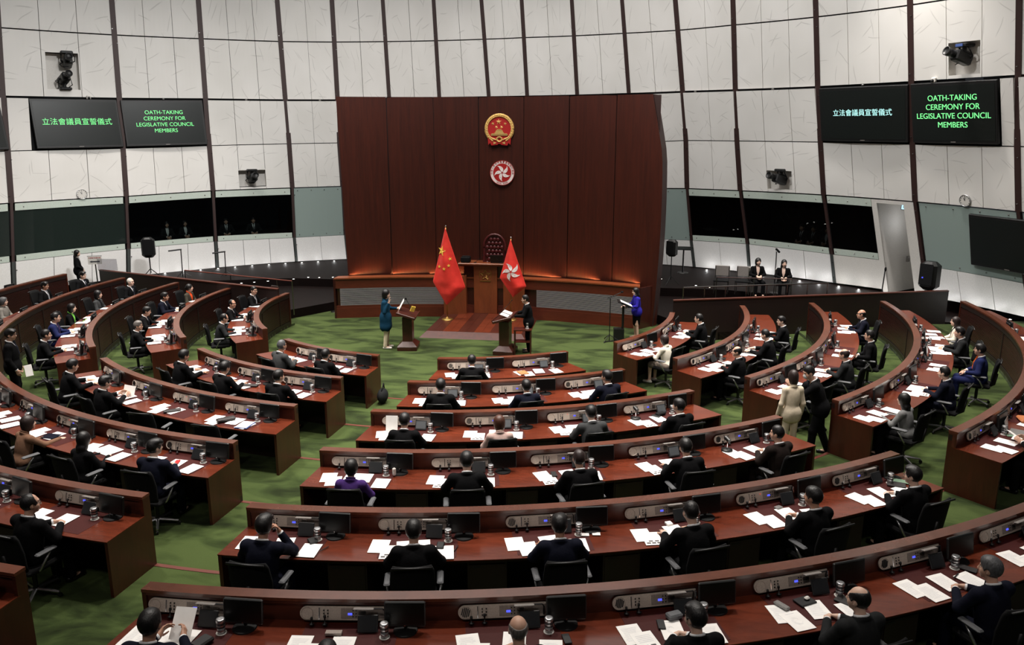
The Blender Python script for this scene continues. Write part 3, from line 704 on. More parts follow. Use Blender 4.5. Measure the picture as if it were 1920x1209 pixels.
# niches in the panels for cameras: (bay, tier, u0, u1, v0, v1)
NICHE = {('L0', 'L1', 'E', 'D'): (.375, .66, .12, .68), ('L2', 'L3', 'C', 'B'): (.33, .67, .05, .43), ('R1', 'R2', 'C', 'B'): (.335, .635, .06, .43), ('R3', 'R4', 'E', 'D'): (.36, .655, .05, .46)}
TVB = {('L0', 'L1'): (.21, .99), ('L1', 'L2'): (.01, .97), ('R2', 'R3'): (.02, .99), ('R3', 'R4'): (.01, .85)}
seedo = 0
for a, b in BAYS:
    centre = a[0] == 'C' or (a, b) == ('L4', 'C1')
    js = [0, .5, 1] if (centre or (a, b) in (('L3', 'L4'), ('R0', 'R1'), ('C6', 'R0'))) else [0, .34, .67, 1]
    for t, bo in zip(LEV[:-1], LEV[1:]):
        if centre and bo not in ('E', 'D') and (a, b) not in (('C6', 'R0'), ('L4', 'C1')): continue
        if (t, bo) == ('B', 'A'): continue
        if (a, b) == ('R2', 'R3') and (t, bo) == ('A', 'Z'): continue
        seedo += 1; uvo = (seedo * 3.17 % 11, seedo * 5.71 % 13)
        mb = MB().mat('white_low' if bo == 'Z' else 'wall_panel')
        tilt = {'C': .1, 'E': .04}.get(bo, 0)
        tv = TVB.get((a, b)) if (t, bo) == ('D', 'C') else None
        nic = NICHE.get((a, b, t, bo))
        gu = .022 if centre else .014
        for i, (u0, u1) in enumerate(zip(js[:-1], js[1:])):
            e0 = .024 if i == 0 else .0025; e1 = .024 if i == len(js) - 2 else .0025
            if centre: e0 = .034 if i == 0 else .004; e1 = .034 if i == len(js) - 2 else .004
            spans = [(u0 + e0, u1 - e1)]
            if tv:
                spans = []
                if u0 + e0 < tv[0] - .02: spans.append((u0 + e0, min(u1 - e1, tv[0] - .01)))
                if u1 - e1 > tv[1] + .03: spans.append((max(u0 + e0, tv[1] + .01), u1 - e1))
            for s0, s1 in spans:
                vlo, vhi = (.007, .99) if bo != 'C' else (.007, .965)
                if bo == 'Z': vlo, vhi = 0, .985
                if nic and s0 < nic[1] and s1 > nic[0]:
                    n0, n1 = max(s0, nic[0]), min(s1, nic[1])
                    if n0 > s0: bay_slab(mb, a, b, t, bo, s0, n0, vlo, vhi, 0, .05, tilt, 4, uvo)
                    if n1 < s1: bay_slab(mb, a, b, t, bo, n1, s1, vlo, vhi, 0, .05, tilt, 4, uvo)
                    bay_slab(mb, a, b, t, bo, n0, n1, vlo, nic[2], 0, .05, tilt, 4, uvo); bay_slab(mb, a, b, t, bo, n0, n1, nic[3], vhi, 0, .05, tilt, 4, uvo)
                else: bay_slab(mb, a, b, t, bo, s0, s1, vlo, vhi, 0, .05, tilt, 6, uvo)
        if nic:
            mb.mat('white_paint'); bay_slab(mb, a, b, t, bo, nic[0] - .01, nic[1] + .01, nic[2] - .02, nic[3] + .02, -.27, -.25)
            bay_slab(mb, a, b, t, bo, nic[0] - .01, nic[1] + .01, nic[2] - .015, nic[2], -.25, .04); bay_slab(mb, a, b, t, bo, nic[0] - .01, nic[1] + .01, nic[3], nic[3] + .015, -.25, .04)
            bay_slab(mb, a, b, t, bo, nic[0] - .01, nic[0], nic[2], nic[3], -.25, .04); bay_slab(mb, a, b, t, bo, nic[1], nic[1] + .01, nic[2], nic[3], -.25, .04)
        if mb.f: struct(mb.obj('wall_' + side(a)))
# the backing is open behind each camera niche, so the box sits in a cut: rebuild it without those bays
me = bk_obj = [o for o in COL.objects if o.name == 'wall_back'][0]
bm = bmesh.new(); bm.from_mesh(me.data); kill = []
cuts = [Vector(bay_pt(*k[:2], k[2], k[3], (v[0] + v[1]) / 2, (v[2] + v[3]) / 2)) for k, v in NICHE.items()]
for f in bm.faces:
    c = f.calc_center_median()
    if any((c - q).length < .95 for q in cuts): kill.append(f)
bmesh.ops.delete(bm, geom=kill, context='FACES'); bm.to_mesh(me.data); bm.free()

# ribs
tn = 10
for k in ORDER:
    full = k[0] != 'C'
    lv = range(len(LEV)) if full else range(3)
    mb = MB(); wid = .095 if full else .08
    pts = [RIB[k][i] for i in lv]
    for (p0, z0), (p1, z1), i in zip(pts[:-1], pts[1:], range(9)):
        low = i >= 4
        mb.mat('rib_grey' if i == 5 else 'rib')
        h = (.05 if low else wid) * 1.0
        q = []
        for p, z in ((p1, z1), (p0, z0)):
            R = wall_c(z)[2]; da = math.degrees(h / R)
            q += [wp(p - da, z, -.02), wp(p + da, z, -.02), wp(p + da, z, .075), wp(p - da, z, .075)]
        mb.add(q, [(0, 1, 2, 3)[::-1], (4, 5, 6, 7)] + [(j, (j + 1) % 4, 4 + (j + 1) % 4, 4 + j) for j in range(4)])
    mb.mat('steel')
    for i in lv:
        if i == 0: continue
        p, z = RIB[k][i]
        for dz in (.22, -.3):
            if full or dz > 0: mb.box(wp(p, z + dz, .085), (.045, .02, .02), None, -rad(p))
    tn += 1; struct(mb.obj('trim_%d' % tn))

# windows: grey-green rails with bolts, dark rooms behind glass, teal end panels
wn = 0
for a, b in BAYS:
    if side(a) == 'back' and (a, b) not in (('C6', 'R0'), ('L4', 'C1')): continue
    wn += 1; fr = MB()
    endp = (a, b) in (('L3', 'L4'), ('L4', 'C1'), ('C6', 'R0'), ('R3', 'R4'), ('R4', 'R5'))
    u1 = .52 if (a, b) == ('R2', 'R3') else 1
    fr.mat('metal_strip')
    if not endp:
        bay_slab(fr, a, b, 'B', 'A', .03, u1 - .03 * (u1 == 1), 0, .1, .0, .05); bay_slab(fr, a, b, 'B', 'A', .03, u1 - .03 * (u1 == 1), .865, .985, .0, .05)
        fr.mat('steel')
        for u in (.1, .5, .9):
            for v in (.05, .92): fr.ball(bay_pt(a, b, 'B', 'A', u * u1, v, .055), .022)
        fr.mat('black_soft')
        for u in (0.0, .98):
            if u1 == 1 or u == 0: bay_slab(fr, a, b, 'B', 'A', u, u + .02, .1, .86, .0, .03, 0, 1)
    else:
        fr.mat('teal_glass'); bay_slab(fr, a, b, 'B', 'A', .03, .97, .0, .985, .0, .03); fr.mat('steel')
        for u in (.1, .37, .63, .9):
            for v in (.05, .94): fr.ball(bay_pt(a, b, 'B', 'A', u, v, .04), .022)
    fr.uv = None; w = struct(fr.obj('window_%d' % wn))
    if not endp:
        g = MB().mat('dark_pane' if a in ('L9', 'L0') else 'window_glass'); bay_slab(g, a, b, 'B', 'A', .02, u1 - .01, .1, .865, .005, .015); g.uv = None; g.obj('pane', w)
        r = MB().mat('black_soft')
        bay_slab(r, a, b, 'B', 'A', -.02, u1 + .0, -.25, 1.05, -2.6, -2.55); bay_slab(r, a, b, 'B', 'A', -.02, u1, -.3, -.25, -2.6, -.04); bay_slab(r, a, b, 'B', 'A', -.02, u1, 1.0, 1.05, -2.6, -.04)
        bay_slab(r, a, b, 'B', 'A', -.02, -.01, -.25, 1., -2.6, -.04); bay_slab(r, a, b, 'B', 'A', u1 - .01, u1, -.25, 1., -2.6, -.04)
        r.uv = None; r.obj('recess', w)

# door alcove between window and rib on the right
dr = MB().mat('white_paint')
bay_slab(dr, 'R2', 'R3', 'B', 'A', .525, .58, -.55, .985, -.06, .05); bay_slab(dr, 'R2', 'R3', 'B', 'A', .87, .975, -.55, .985, -.06, .05)
bay_slab(dr, 'R2', 'R3', 'B', 'A', .58, .87, .93, .985, -.06, .05)
bay_slab(dr, 'R2', 'R3', 'A', 'Z', .0, .55, 0, .985, 0, .05)
bay_slab(dr, 'R2', 'R3', 'B', 'A', .56, .58, -.55, .985, -1.9, .04); bay_slab(dr, 'R2', 'R3', 'B', 'A', .87, .89, -.55, .985, -1.9, .04); bay_slab(dr, 'R2', 'R3', 'B', 'A', .56, .89, .93, .96, -1.9, .0)
bay_slab(dr, 'R2', 'R3', 'B', 'A', .56, .89, -.55, .96, -1.95, -1.9)
dr.uv = None; dro = struct(dr.obj('wall_right'))
l = bpy.data.lights.new('alcove_lamp', 'POINT'); l.energy = 7; l.color = (.93, .96, 1); l.shadow_soft_size = .35; o = bpy.data.objects.new('alcove_lamp', l); COL.objects.link(o); o.location = bay_pt('R2', 'R3', 'B', 'A', .74, .62, -1.0)
d1 = MB().mat('door_white'); bay_slab(d1, 'R2', 'R3', 'B', 'A', .66, .865, -.5, .5, -1.9, -1.85)
d1.uv = None; d1o = struct(d1.obj('door_1'))
fr_ = MB().mat('taupe'); bay_slab(fr_, 'R2', 'R3', 'B', 'A', .645, .66, -.5, .52, -1.9, -1.82); bay_slab(fr_, 'R2', 'R3', 'B', 'A', .645, .87, .5, .52, -1.9, -1.82); fr_.uv = None; fr_.obj('frame', d1o)
hn = MB().mat('steel'); hn.box(bay_pt('R2', 'R3', 'B', 'A', .68, -.13, -1.8), (.06, .05, .3), None, -.8); hn.obj('handle', d1o)
pn = MB().mat('steel').box(bay_pt('R2', 'R3', 'B', 'A', .615, -.02, -1.2), (.06, .16, .2), None, -.75); tag(pn.obj('wall_panel_switch'), 'small steel access panel on the side wall of the white door alcove', 'switch')
es = MB().mat('black_plastic').box((0, 0, 0), (.34, .06, .18)).mat('sign_light').box((0, -.032, 0), (.3, .01, .14))
p_ = bay_pt('R2', 'R3', 'B', 'A', .82, .88, -.35); eso = tag(es.obj('exit_sign', None, False, p_, -.82), 'small lit exit sign hanging in the white door alcove', 'sign')
tx = text_mesh('EXIT', .1, 'black_plastic', .003); tx_o = link('lettering', tx, eso, (0, -.04, 0), (pi / 2, 0, 0))

# ceiling
struct(MB().mat('white_paint').box((-2.7, -6, 15.0), (50, 50, .2)).obj('ceiling'))

# walkway behind the partitions
wk = MB().mat('wood_walk')
def poly_ring(r0, r1, a0, a1, z0, z1, n=40): return sector(wk, r0, r1, a0, a1, z0, z1, n)
part = lambda l: .2 + .32 * (abs(l) - 6)
def strip(mb, pts_in, pts_out, z0, z1):
    for i in range(len(pts_in) - 1): mb.prism([pts_in[i], pts_in[i + 1], pts_out[i + 1], pts_out[i]][::-1], z0, z1)
N = 30
for s in (-1, 1):
    inn, out, low = [], [], []
    for i in range(N + 1):
        x = 5.3 + (17.6 - 5.3) * i / N
        inn.append((s * x, max(part(x), 3.3 - (x - 5.3) * 1.5) if x < 8 else part(x) + .05)); low.append((s * x, (5.85 if x < 8 else max(part(x) + 1.6, 5.85 - (x - 8) * .35))))
        ph = math.asin(min(.999, x / 18.5)); out.append((s * x, -6.32 + 18.5 * cos(ph)))
    out = [(x, max(y, l[1] + .02)) for (x, y), l in zip(out, low)]
    if s > 0: strip(wk, inn, low, 0, .3); strip(wk, low, out, 0, .6)
    else: strip(wk, inn[::-1], low[::-1], 0, .3); strip(wk, low[::-1], out[::-1], 0, .6)
wk.prism([(-5.3, 5.0), (5.3, 5.0), (5.3, 11.6), (0, 12.2), (-5.3, 11.6)], 0, .6)
struct(wk.obj('floor'))
# floor spot lights along the walkway: each its own lamp
sp_me = MB(); sp_me.mat('steel').lathe([(0.001, 0), (.055, 0), (.055, .012), (.04, .014), (.001, .014)], 12); sp_me.mat('spot_white').lathe([(.001, .0145), (.033, .0145), (.033, .017), (.001, .017)], 10); sp_me = sp_me.mesh('floor_spotlight')
SPOT = [(-9.38, 4.46, .6), (-9.01, 4.73, .6), (-8.6, 5.0, .6), (-8.23, 5.26, .6), (-7.83, 5.55, .6), (-7.43, 6.0, .6), (-6.99, 6.0, .6), (-6.5, 6.15, .6)]
for i, (x, y, z) in enumerate(SPOT):
    tag(link('floor_spotlight', sp_me, None, (x, y + .02, z + .002)), 'tiny lit floor spotlight, number %d from left, lower row on left ramp' % (i + 1), 'spotlight', 'floor spotlights on the left ramp')
nU = 0
for ph in np.arange(-47, -23, 2.15):
    nU += 1; p = wp(ph, .62, .42); tag(link('floor_spotlight', sp_me, None, (p[0], p[1], .602)), 'tiny floor spotlight number %d from left, at foot of left white wall' % nU, 'spotlight', 'floor spotlights under the left wall')
    if True:
        l = bpy.data.lights.new('floor_spot', 'POINT'); l.energy = 1.3; l.shadow_soft_size = .04; o = bpy.data.objects.new('floor_spot', l); COL.objects.link(o); o.location = (p[0], p[1], .66)
nU = 0
for ph in np.arange(26, 68, 2.4):
    nU += 1; p = wp(ph, .62, .42); tag(link('floor_spotlight', sp_me, None, (p[0], p[1], .602)), 'tiny floor spotlight number %d from left, at foot of right white wall' % nU, 'spotlight', 'floor spotlights under the right wall')
    if True:
        l = bpy.data.lights.new('floor_spot', 'POINT'); l.energy = 2.8; l.shadow_soft_size = .04; o = bpy.data.objects.new('floor_spot', l); COL.objects.link(o); o.location = (p[0], p[1], .66)
for i, (x, y) in enumerate(((5.95, 7.6), (7.15, 6.4), (7.6, 6.1), (9.5, 4.7))):
    tag(link('floor_spotlight', sp_me, None, (x, y, .602)), 'tiny lit floor spotlight number %d from left, on the right ramp' % (i + 1), 'spotlight', 'floor spotlights on the right ramp')

# partitions closing the seating, with a flat dark cap
for s, nm in ((-1, 'left'), (1, 'right')):
    pb = MB(); xs = [6.0 + (7.75 if s < 0 else 8.4) * i / 12 for i in range(13)]
    for i in range(12):
        a, b = (s * xs[i], part(xs[i])), (s * xs[i + 1], part(xs[i + 1]))
        q = [a, b, (b[0], b[1] + .1), (a[0], a[1] + .1)]
        if s < 0: q = q[::-1]
        pb.mat('wood_dark').prism(q, 0, 1.28); 
        q2 = [(a[0], a[1] - .02), (b[0], b[1] - .02), (b[0], b[1] + .12), (a[0], a[1] + .12)]
        if s < 0: q2 = q2[::-1]
        pb.mat('wood_inner').prism(q2, 1.28, 1.31)
    struct(pb.obj('wall_' + nm))

# ------------------------------------------------------------------ wall screens, clocks, cameras
def on_wall(a, b, top, bot, u, v, off):
    p = Vector(bay_pt(a, b, top, bot, u, v, off)); q = Vector(bay_pt(a, b, top, bot, u + .02, v, off)); r = Vector(bay_pt(a, b, top, bot, u, v + .05, off))
    x = (q - p).normalized(); z = (r - p); z = (z - x * (z @ x)).normalized(); y = z.cross(x)
    return Matrix((x, y, z)).transposed().to_4x4(), p
def screen(a, b, u0, u1, label, text, mat, size, v0=.03, v1=.96, top='D', bot='C', dark=False):
    c = [Vector(bay_pt(a, b, top, bot, u, v, .12)) for u, v in ((u0, v0), (u1, v0), (u0, v1), (u1, v1))]
    ctr = sum(c, Vector()) / 4; x = ((c[1] - c[0]) + (c[3] - c[2])).normalized(); z = ((c[2] - c[0]) + (c[3] - c[1])); z = (z - x * (z @ x)).normalized(); y = z.cross(x)
    w = ((c[1] - c[0]).length + (c[3] - c[2]).length) / 2; h = ((c[2] - c[0]).length + (c[3] - c[1]).length) / 2
    t = thing('wall_screen', label, 'screen', ctr); t.rotation_euler = Matrix((x, y, z)).transposed().to_euler()
    fr = MB().mat('black_plastic'); fr.box((0, 0, 0), (w, .1, h), bev=.015)
    fr.obj('frame', t); MB().mat('tv_black').box((0, -.052, .0), (w * .95, .008, h * .9)).obj('display', t)
    MB().mat('lamp_grey').box((0, -.052, -h * .475), (.16, .006, .02)).obj('badge', t)
    if text:
        for j, ln in enumerate(text.split('\n')):
            n = len(text.split('\n'))
            link('lettering', text_mesh(ln, size, mat), t, (0, -.062, (n - 1) * size * .56 - j * size * 1.12 + .05), (pi / 2, 0, 0))
    return t
EN = 'OATH-TAKING\nCEREMONY FOR\nLEGISLATIVE COUNCIL\nMEMBERS'; ZH = '立法會議員宣誓儀式'
screen('L0', 'L1', .22, .985, 'black wall screen with green Chinese characters, left of the left pair', ZH, 'text_green', .262)
screen('L1', 'L2', .02, .965, 'black wall screen with small green English lettering on left wall', EN, 'text_green', .205)
screen('R2', 'R3', .03, .98, 'black wall screen with white Chinese characters on the right wall', ZH, 'text_white', .235)
screen('R3', 'R4', .02, .845, 'black wall screen with large bright green English lettering, right wall', EN, 'text_green', .235)
screen('L9', 'L0', .2, .98, 'dark wall screen cut off by the left edge of the picture', None, None, 0)
screen('R3', 'R4', .53, 1.25, 'large blank black screen in the teal glass at right edge', None, None, 0, .15, .9, 'B', 'A')
def clock(a, b, u, v, label):
    R, p = on_wall(a, b, 'C', 'B', u, v, .06); t = thing('wall_clock', label, 'clock', p); t.rotation_euler = R.to_euler()
    M = Matrix.Rotation(pi / 2, 4, 'X')
    b_ = MB().mat('aluminium').lathe([(.001, 0), (.185, 0), (.19, .02), (.185, .045), (.17, .045), (.17, .03), (.001, .03)], 28, M); b_.obj('case', t, True)
    d = MB().mat('white_paint').lathe([(.001, .031), (.168, .031), (.168, .034), (.001, .034)], 24, M).mat('black_plastic')
    for i in range(12): d.box((0, 0, 0), (.012, .004, .03), Matrix.Rotation(2 * pi * i / 12, 4, 'Y') @ Matrix.Translation((0, -.036, .145)))
    d.obj('dial', t)
    MB().mat('black_plastic').box((0, -.038, .045), (.014, .004, .1), Matrix.Rotation(rad(-28), 4, 'Y')).obj('hour_hand', t)
    MB().mat('black_plastic').box((0, -.041, .065), (.009, .004, .14), Matrix.Rotation(rad(2), 4, 'Y')).obj('minute_hand', t)
clock('L0', 'L1', .60, .09, 'round white wall clock below the left pair of screens'); clock('R3', 'R4', .505, .1, 'round white wall clock below the right pair of screens')
def studio_camera(loc, rz, label, hang=True, blue=False, tilt=.3):
    t = thing('studio_camera', label, 'camera', loc, rz); t.scale = (1.25,) * 3
    b = MB().mat('black_plastic').box((0, 0, 0), (.22, .46, .24), Matrix.Rotation(-tilt, 4, 'X'), bev=.03); b.box((0, .05, .15), (.1, .3, .05), Matrix.Rotation(-tilt, 4, 'X'), bev=.015); b.obj('body', t)
    l = MB().mat('black_plastic').lathe([(.001, 0), (.075, 0), (.075, .12), (.09, .13), (.1, .26), (.085, .26), (.08, .24), (.001, .24)], 16, Matrix.Rotation(-tilt, 4, 'X') @ Matrix.Translation((0, -.22, 0)) @ Matrix.Rotation(pi / 2, 4, 'X')); l.obj('lens', t, True)
    h = MB().mat('black_plastic')
    s = 1 if hang else -1
    h.tube([(.0, .05, s * .1), (.0, .05, s * .24)], .05, 10); h.box((0, .05, s * .27), (.32, .3, .08), bev=.02); h.tube([(-.14, .05, s * .24), (-.16, .05, s * .05), (-.13, .05, -s * .02)], .03, 8)
    h.obj('pan_head', t)
    if blue: MB().mat('blue_folder').box((0, -.11, .27), (.2, .02, .06)).obj('control_plate', t)
    c = MB().mat('black_soft'); c.tube([(.1, .15, -.02), (.2, .1, .04), (.2, 0, s * .16), (.1, .04, s * .24)], .014, 6); c.tube([(-.1, .2, 0), (-.2, .15, -.06), (-.16, 0, -.14), (0, -.1, -.13)], .01, 6); c.obj('cable', t)
def in_niche(a, b, t, bo, u, v, off=.12): return bay_pt(a, b, t, bo, u, v, off)
studio_camera(in_niche('L0', 'L1', 'E', 'D', .56, .54), .75, 'black studio camera, upper of two in the left wall niche', True)
studio_camera(in_niche('L0', 'L1', 'E', 'D', .52, .28), .95, 'black studio camera, lower of two in the left wall niche', False)
studio_camera(in_niche('L2', 'L3', 'C', 'B', .5, .24), .7, 'black studio camera in the low niche left of timber wall', True)
studio_camera(in_niche('R1', 'R2', 'C', 'B', .5, .26), -.95, 'black studio camera in the low niche right of timber wall', True)
studio_camera(in_niche('R3', 'R4', 'E', 'D', .5, .26), -1.15, 'black studio camera with blue plate in the upper right niche', True, True)
for a, b, u, l in (('L0', 'L1', .72, 'small white dome sensor above the left Chinese screen'), ('R3', 'R4', .235, 'small white dome sensor above the right English screen')):
    p = bay_pt(a, b, 'D', 'C', u, 1.0, .16); s = MB().mat('white_paint').box((0, .03, 0), (.14, .12, .16), bev=.03).mat('black_plastic').ball((0, -.035, -.02), .05); tag(s.obj('wall_sensor', None, False, p, rad(48 if a == 'L0' else -55)), l, 'sensor')
for a, b, u in (('L1', 'L2', .5), ('L2', 'L3', .5), ('R0', 'R1', .25), ('R1', 'R2', .47), ('R2', 'R3', .5), ('L3', 'L4', .66)):
    p = bay_pt(a, b, 'D', 'C', u, .985, .1); s = MB().mat('steel').ball((0, 0, 0), (.05, .05, .03)); s.box((0, .06, .01), (.03, .12, .03))
    tag(s.obj('spot_bracket', None, True, p), {'L1L2': 'tiny steel spot bracket above the left English screen', 'L2L3': 'tiny steel spot bracket right of the left screens', 'R0R1': 'tiny steel spot bracket beside top right corner of timber wall', 'R1R2': 'tiny steel spot bracket two panels right of the timber wall', 'R2R3': 'tiny steel spot bracket above the right Chinese screen', 'L3L4': 'tiny steel spot bracket beside top left corner of timber wall'}[a + b], 'bracket')

# ------------------------------------------------------------------ dais: timber wall, bench, rostrum, platform
wa = lambda l: 3.45 - .036 * l * l
tw = MB()
lo_l, hi_l = -4.7, 5.5
def lr(z): t = z / 7.15; return hi_l + .14 * sin(pi * min(1, max(0, t)) ** 1.0) - .26 * max(0, t - .75) / .25
def ll(z): return -4.58 - .14 * z / 7.1
NP, NZ = 42, 18
seams = [-3.2, -1.72, -.25, 1.23, 2.7, 4.18]
cols = sorted([-1e3] + seams + [1e3]); pan = []
tw.mat('wood_wall')
for k in range(len(cols) - 1):
    for j in range(NZ):
        z0, z1 = 7.12 * j / NZ, 7.12 * (j + 1) / NZ
        n = 6
        for i in range(n):
            q = []
            for z, ii in ((z0, i), (z0, i + 1), (z1, i + 1), (z1, i)):
                a = max(cols[k] + .012, ll(z)); b = min(cols[k + 1] - .012, lr(z)); l = a + (b - a) * ii / n
                q.append((l, wa(l) - .02 * sin(pi * ii / n) + .012 * ((k % 2) * 2 - 1), z))
            tw.add(q, [(0, 1, 2, 3)])
tw.mat('cap_edge')
for i in range(30):
    l0, l1 = ll(4) + .1 + (5.5 - ll(4) - .1) * i / 30, ll(4) + .1 + (5.5 - ll(4) - .1) * (i + 1) / 30
    tw.add([(l0, wa(l0) + .06, 0), (l1, wa(l1) + .06, 0), (l1, wa(l1) + .06, 7.1), (l0, wa(l0) + .06, 7.1)], [(0, 1, 2, 3)])
tw.mat('rib')
for j in range(NZ):
    z0, z1 = 7.12 * j / NZ, 7.12 * (j + 1) / NZ
    for f in (lr, ll):
        q = [(f(z0), wa(f(z0)) - .01, z0), (f(z0) + (.16 if f is lr else 0), wa(f(z0)) + .4, z0), (f(z1) + (.16 if f is lr else 0), wa(f(z1)) + .4, z1), (f(z1), wa(f(z1)) - .01, z1)]
        tw.add(q, [(0, 1, 2, 3) if f is lr else (3, 2, 1, 0)])
nn = 24
top = [(ll(7.12) + (lr(7.12) - ll(7.12)) * i / nn) for i in range(nn + 1)]
for i in range(nn): tw.add([(top[i], wa(top[i]), 7.12), (top[i + 1], wa(top[i + 1]), 7.12), (top[i + 1] + .06, wa(top[i + 1]) + .4, 7.12), (top[i] + .06, wa(top[i]) + .4, 7.12)], [(0, 1, 2, 3)])
tw.mat('wood_wall'); tw.add([(lr(0) - .02, wa(5.6) - .03, 0), (lr(0) + .02, wa(5.6) - .03, 0), (5.72, wa(5.6) + .4, 0)], [(0, 1, 2)])
struct(tw.obj('wall_back'))
# low bench in front of the timber wall
ba = lambda l: 2.87 - .036 * l * l
be = thing('presidium_bench', 'long curved timber bench with pale horizontal louvres under the timber wall', 'bench', (0, 2.6, 0))
def bench_run(mb, l0, l1, d0, d1, z0, z1, n=22):
    P = [l0 + (l1 - l0) * i / n for i in range(n + 1)]
    for i in range(n):
        a, b = P[i], P[i + 1]; mb.prism([(a, ba(a) + d0 - 2.6), (b, ba(b) + d0 - 2.6), (b, ba(b) + d1 - 2.6), (a, ba(a) + d1 - 2.6)], z0, z1)
    return mb
f = MB().mat('wood_bench'); bench_run(f, -4.85, 5.05, 0, .3, 1.0, 1.31); bench_run(f, -4.85, 5.05, -.015, .05, 0, .34); bench_run(f, -4.85, 5.05, .0, .05, .34, .42)
f.mat('wood_podium'); bench_run(f, -4.8, 5.0, .06, .3, .3, 1.02); f.obj('front', be)
f = MB().mat('wood_orange'); bench_run(f, -4.87, 5.07, -.03, .42, 1.31, 1.35); f.obj('top', be)
for x in (-4.86, 5.06):
    e = MB().mat('wood_podium'); s = 1 if x > 0 else -1
    y = ba(x) - 2.6
    e.prism([(x - .03, y - .02), (x + .03, y - .02), (x + .03 + (.55 if s > 0 else 0), y + .62), (x - .03 + (.55 if s > 0 else 0), y + .62)], 0, 1.31); e.obj('end_panel', be)
for k in range(2):
    lv = MB().mat('louvre_metal'); rng = ((-4.7, -1.25), (1.75, 4.95))[k]
    for j in range(15): bench_run(lv, rng[0], rng[1], .0, .05, .43 + j * .039, .43 + j * .039 + .013, 12)
    lv.obj('louvre', be)

# platform
pf = thing('platform', 'low polished timber platform of planks in front of the rostrum', 'platform', (.15, 1.35, 0))
p_ = MB().mat('wood_end')
p_.add([(-1.62, -1.45, 0), (1.62, -1.45, 0), (1.62, 1.6, 0), (-1.62, 1.6, 0), (-1.45, -1.15, .15), (1.45, -1.15, .15), (1.45, 1.6, .15), (-1.45, 1.6, .15)], [(0, 1, 5, 4), (1, 2, 6, 5), (3, 0, 4, 7), (2, 3, 7, 6)]); p_.obj('riser', pf)
p_ = MB()
for i in range(12):
    x0 = -1.45 + 2.9 * i / 12; p_.mat(('wood_end', 'wood_top')[(i * 5 // 2) % 2]).box((x0 + 2.9 / 24, .225, .145), (2.9 / 12 - .004, 2.75, .02))
p_.obj('deck', pf)

# rostrum with desk slab, wings and plaque
ro = thing('rostrum', "tall timber president's rostrum with bauhinia plaque and curved side wings", 'rostrum', (.05, 2.75, .15))
m = MB().mat('wood_orange').box((.0, .1, .82), (.78, .12, 1.64), bev=.01); m.obj('front_panel', ro)
m = MB().mat('wood_podium'); m.box((-.56, .3, .8), (.36, .3, 1.6)); m.box((.56, .3, .8), (.36, .3, 1.6)); m.box((0, .5, .8), (1.3, .4, 1.58)); m.obj('body', ro)
m = MB().mat('wood_orange').box((.03, .3, 1.66), (1.86, .75, .06), bev=.015).mat('wood_bench').box((.03, .3, 1.615), (1.8, .7, .04)); m.obj('desk_slab', ro)
for s in (-1, 1):
    m = MB().mat('wood_orange'); P = []
    for i in range(9): t = i / 8; P.append((s * (.62 + .72 * t), -.12 - .12 * sin(pi * t * .5) - .04 * t))
    back = [(x, y + .09) for x, y in P]; n = len(P)
    for i in range(n - 1):
        q = [P[i], P[i + 1], back[i + 1], back[i]]; h = 1.28 - (.06 if s < 0 else 0) * (i / 8)
        m.prism(q if s > 0 else q[::-1], 0, h)
    m.box((s * .66, .05, .64), (.05, .36, 1.28)); m.obj('wing', ro)
# plaque: outlined bauhinia star form
m = MB().mat('brass')
for k in range(5):
    a0 = pi / 2 + 2 * pi * k / 5; a1 = a0 + pi / 5; a2 = a0 + 2 * pi / 5
    m.tube([(.17 * cos(a0), -.0, .17 * sin(a0)), (.075 * cos(a1), -.0, .075 * sin(a1)), (.17 * cos(a2), 0, .17 * sin(a2))], .009, 5)
    m.tube([(.02 * cos(a0), 0, .02 * sin(a0)), (.09 * cos(a0 + .25), 0, .09 * sin(a0 + .25)), (.13 * cos(a0), 0, .13 * sin(a0))], .006, 5)
m.box((0, 0, -.2), (.36, .012, .02)); m.box((-.19, 0, .02), (.015, .012, .2)); m.box((.19, 0, .02), (.015, .012, .2)); m.obj('plaque', ro, False, (0, .03, 1.3))
# president's chair
pc = thing('armchair', 'high tufted dark red leather chair behind the rostrum', 'chair', (.32, 3.1, 0))
m = MB().mat('wood_podium'); m.box((0, 0, .85), (.62, .3, 1.7)); m.obj('base', pc)
m = MB().mat('leather'); prof = []
for i in range(13): prof.append((-.36 + .72 * i / 12, 0))
outl = [(-.33, 1.2), (-.36, 1.9), (-.36, 2.3)] + [(.36 * cos(pi - pi * i / 10), 2.36 + .4 * sin(pi * i / 10)) for i in range(11)] + [(.36, 2.3), (.36, 1.9), (.33, 1.2)]
M_ = Matrix.Rotation(pi / 2, 4, 'X')
m.prism([(x, z) for x, z in outl][::-1], -.12, .05, M_); m.obj('backrest', pc)
m = MB().mat('leather')
for r_ in range(9):
    for c_ in range(5):
        x = -.24 + .12 * c_ + (.06 if r_ % 2 else 0); z = 1.55 + .13 * r_
        if abs(x) < .29 and (z < 2.4 or hypot(x, z - 2.36) < .31): m.ball((x, -.06, z), (.062, .035, .068), None, 8)
m.obj('tufting', pc, True)
m = MB().mat('leather').tube([(x * .98, -.06, z) for x, z in outl], .04, 8); m.obj('rim', pc, True)
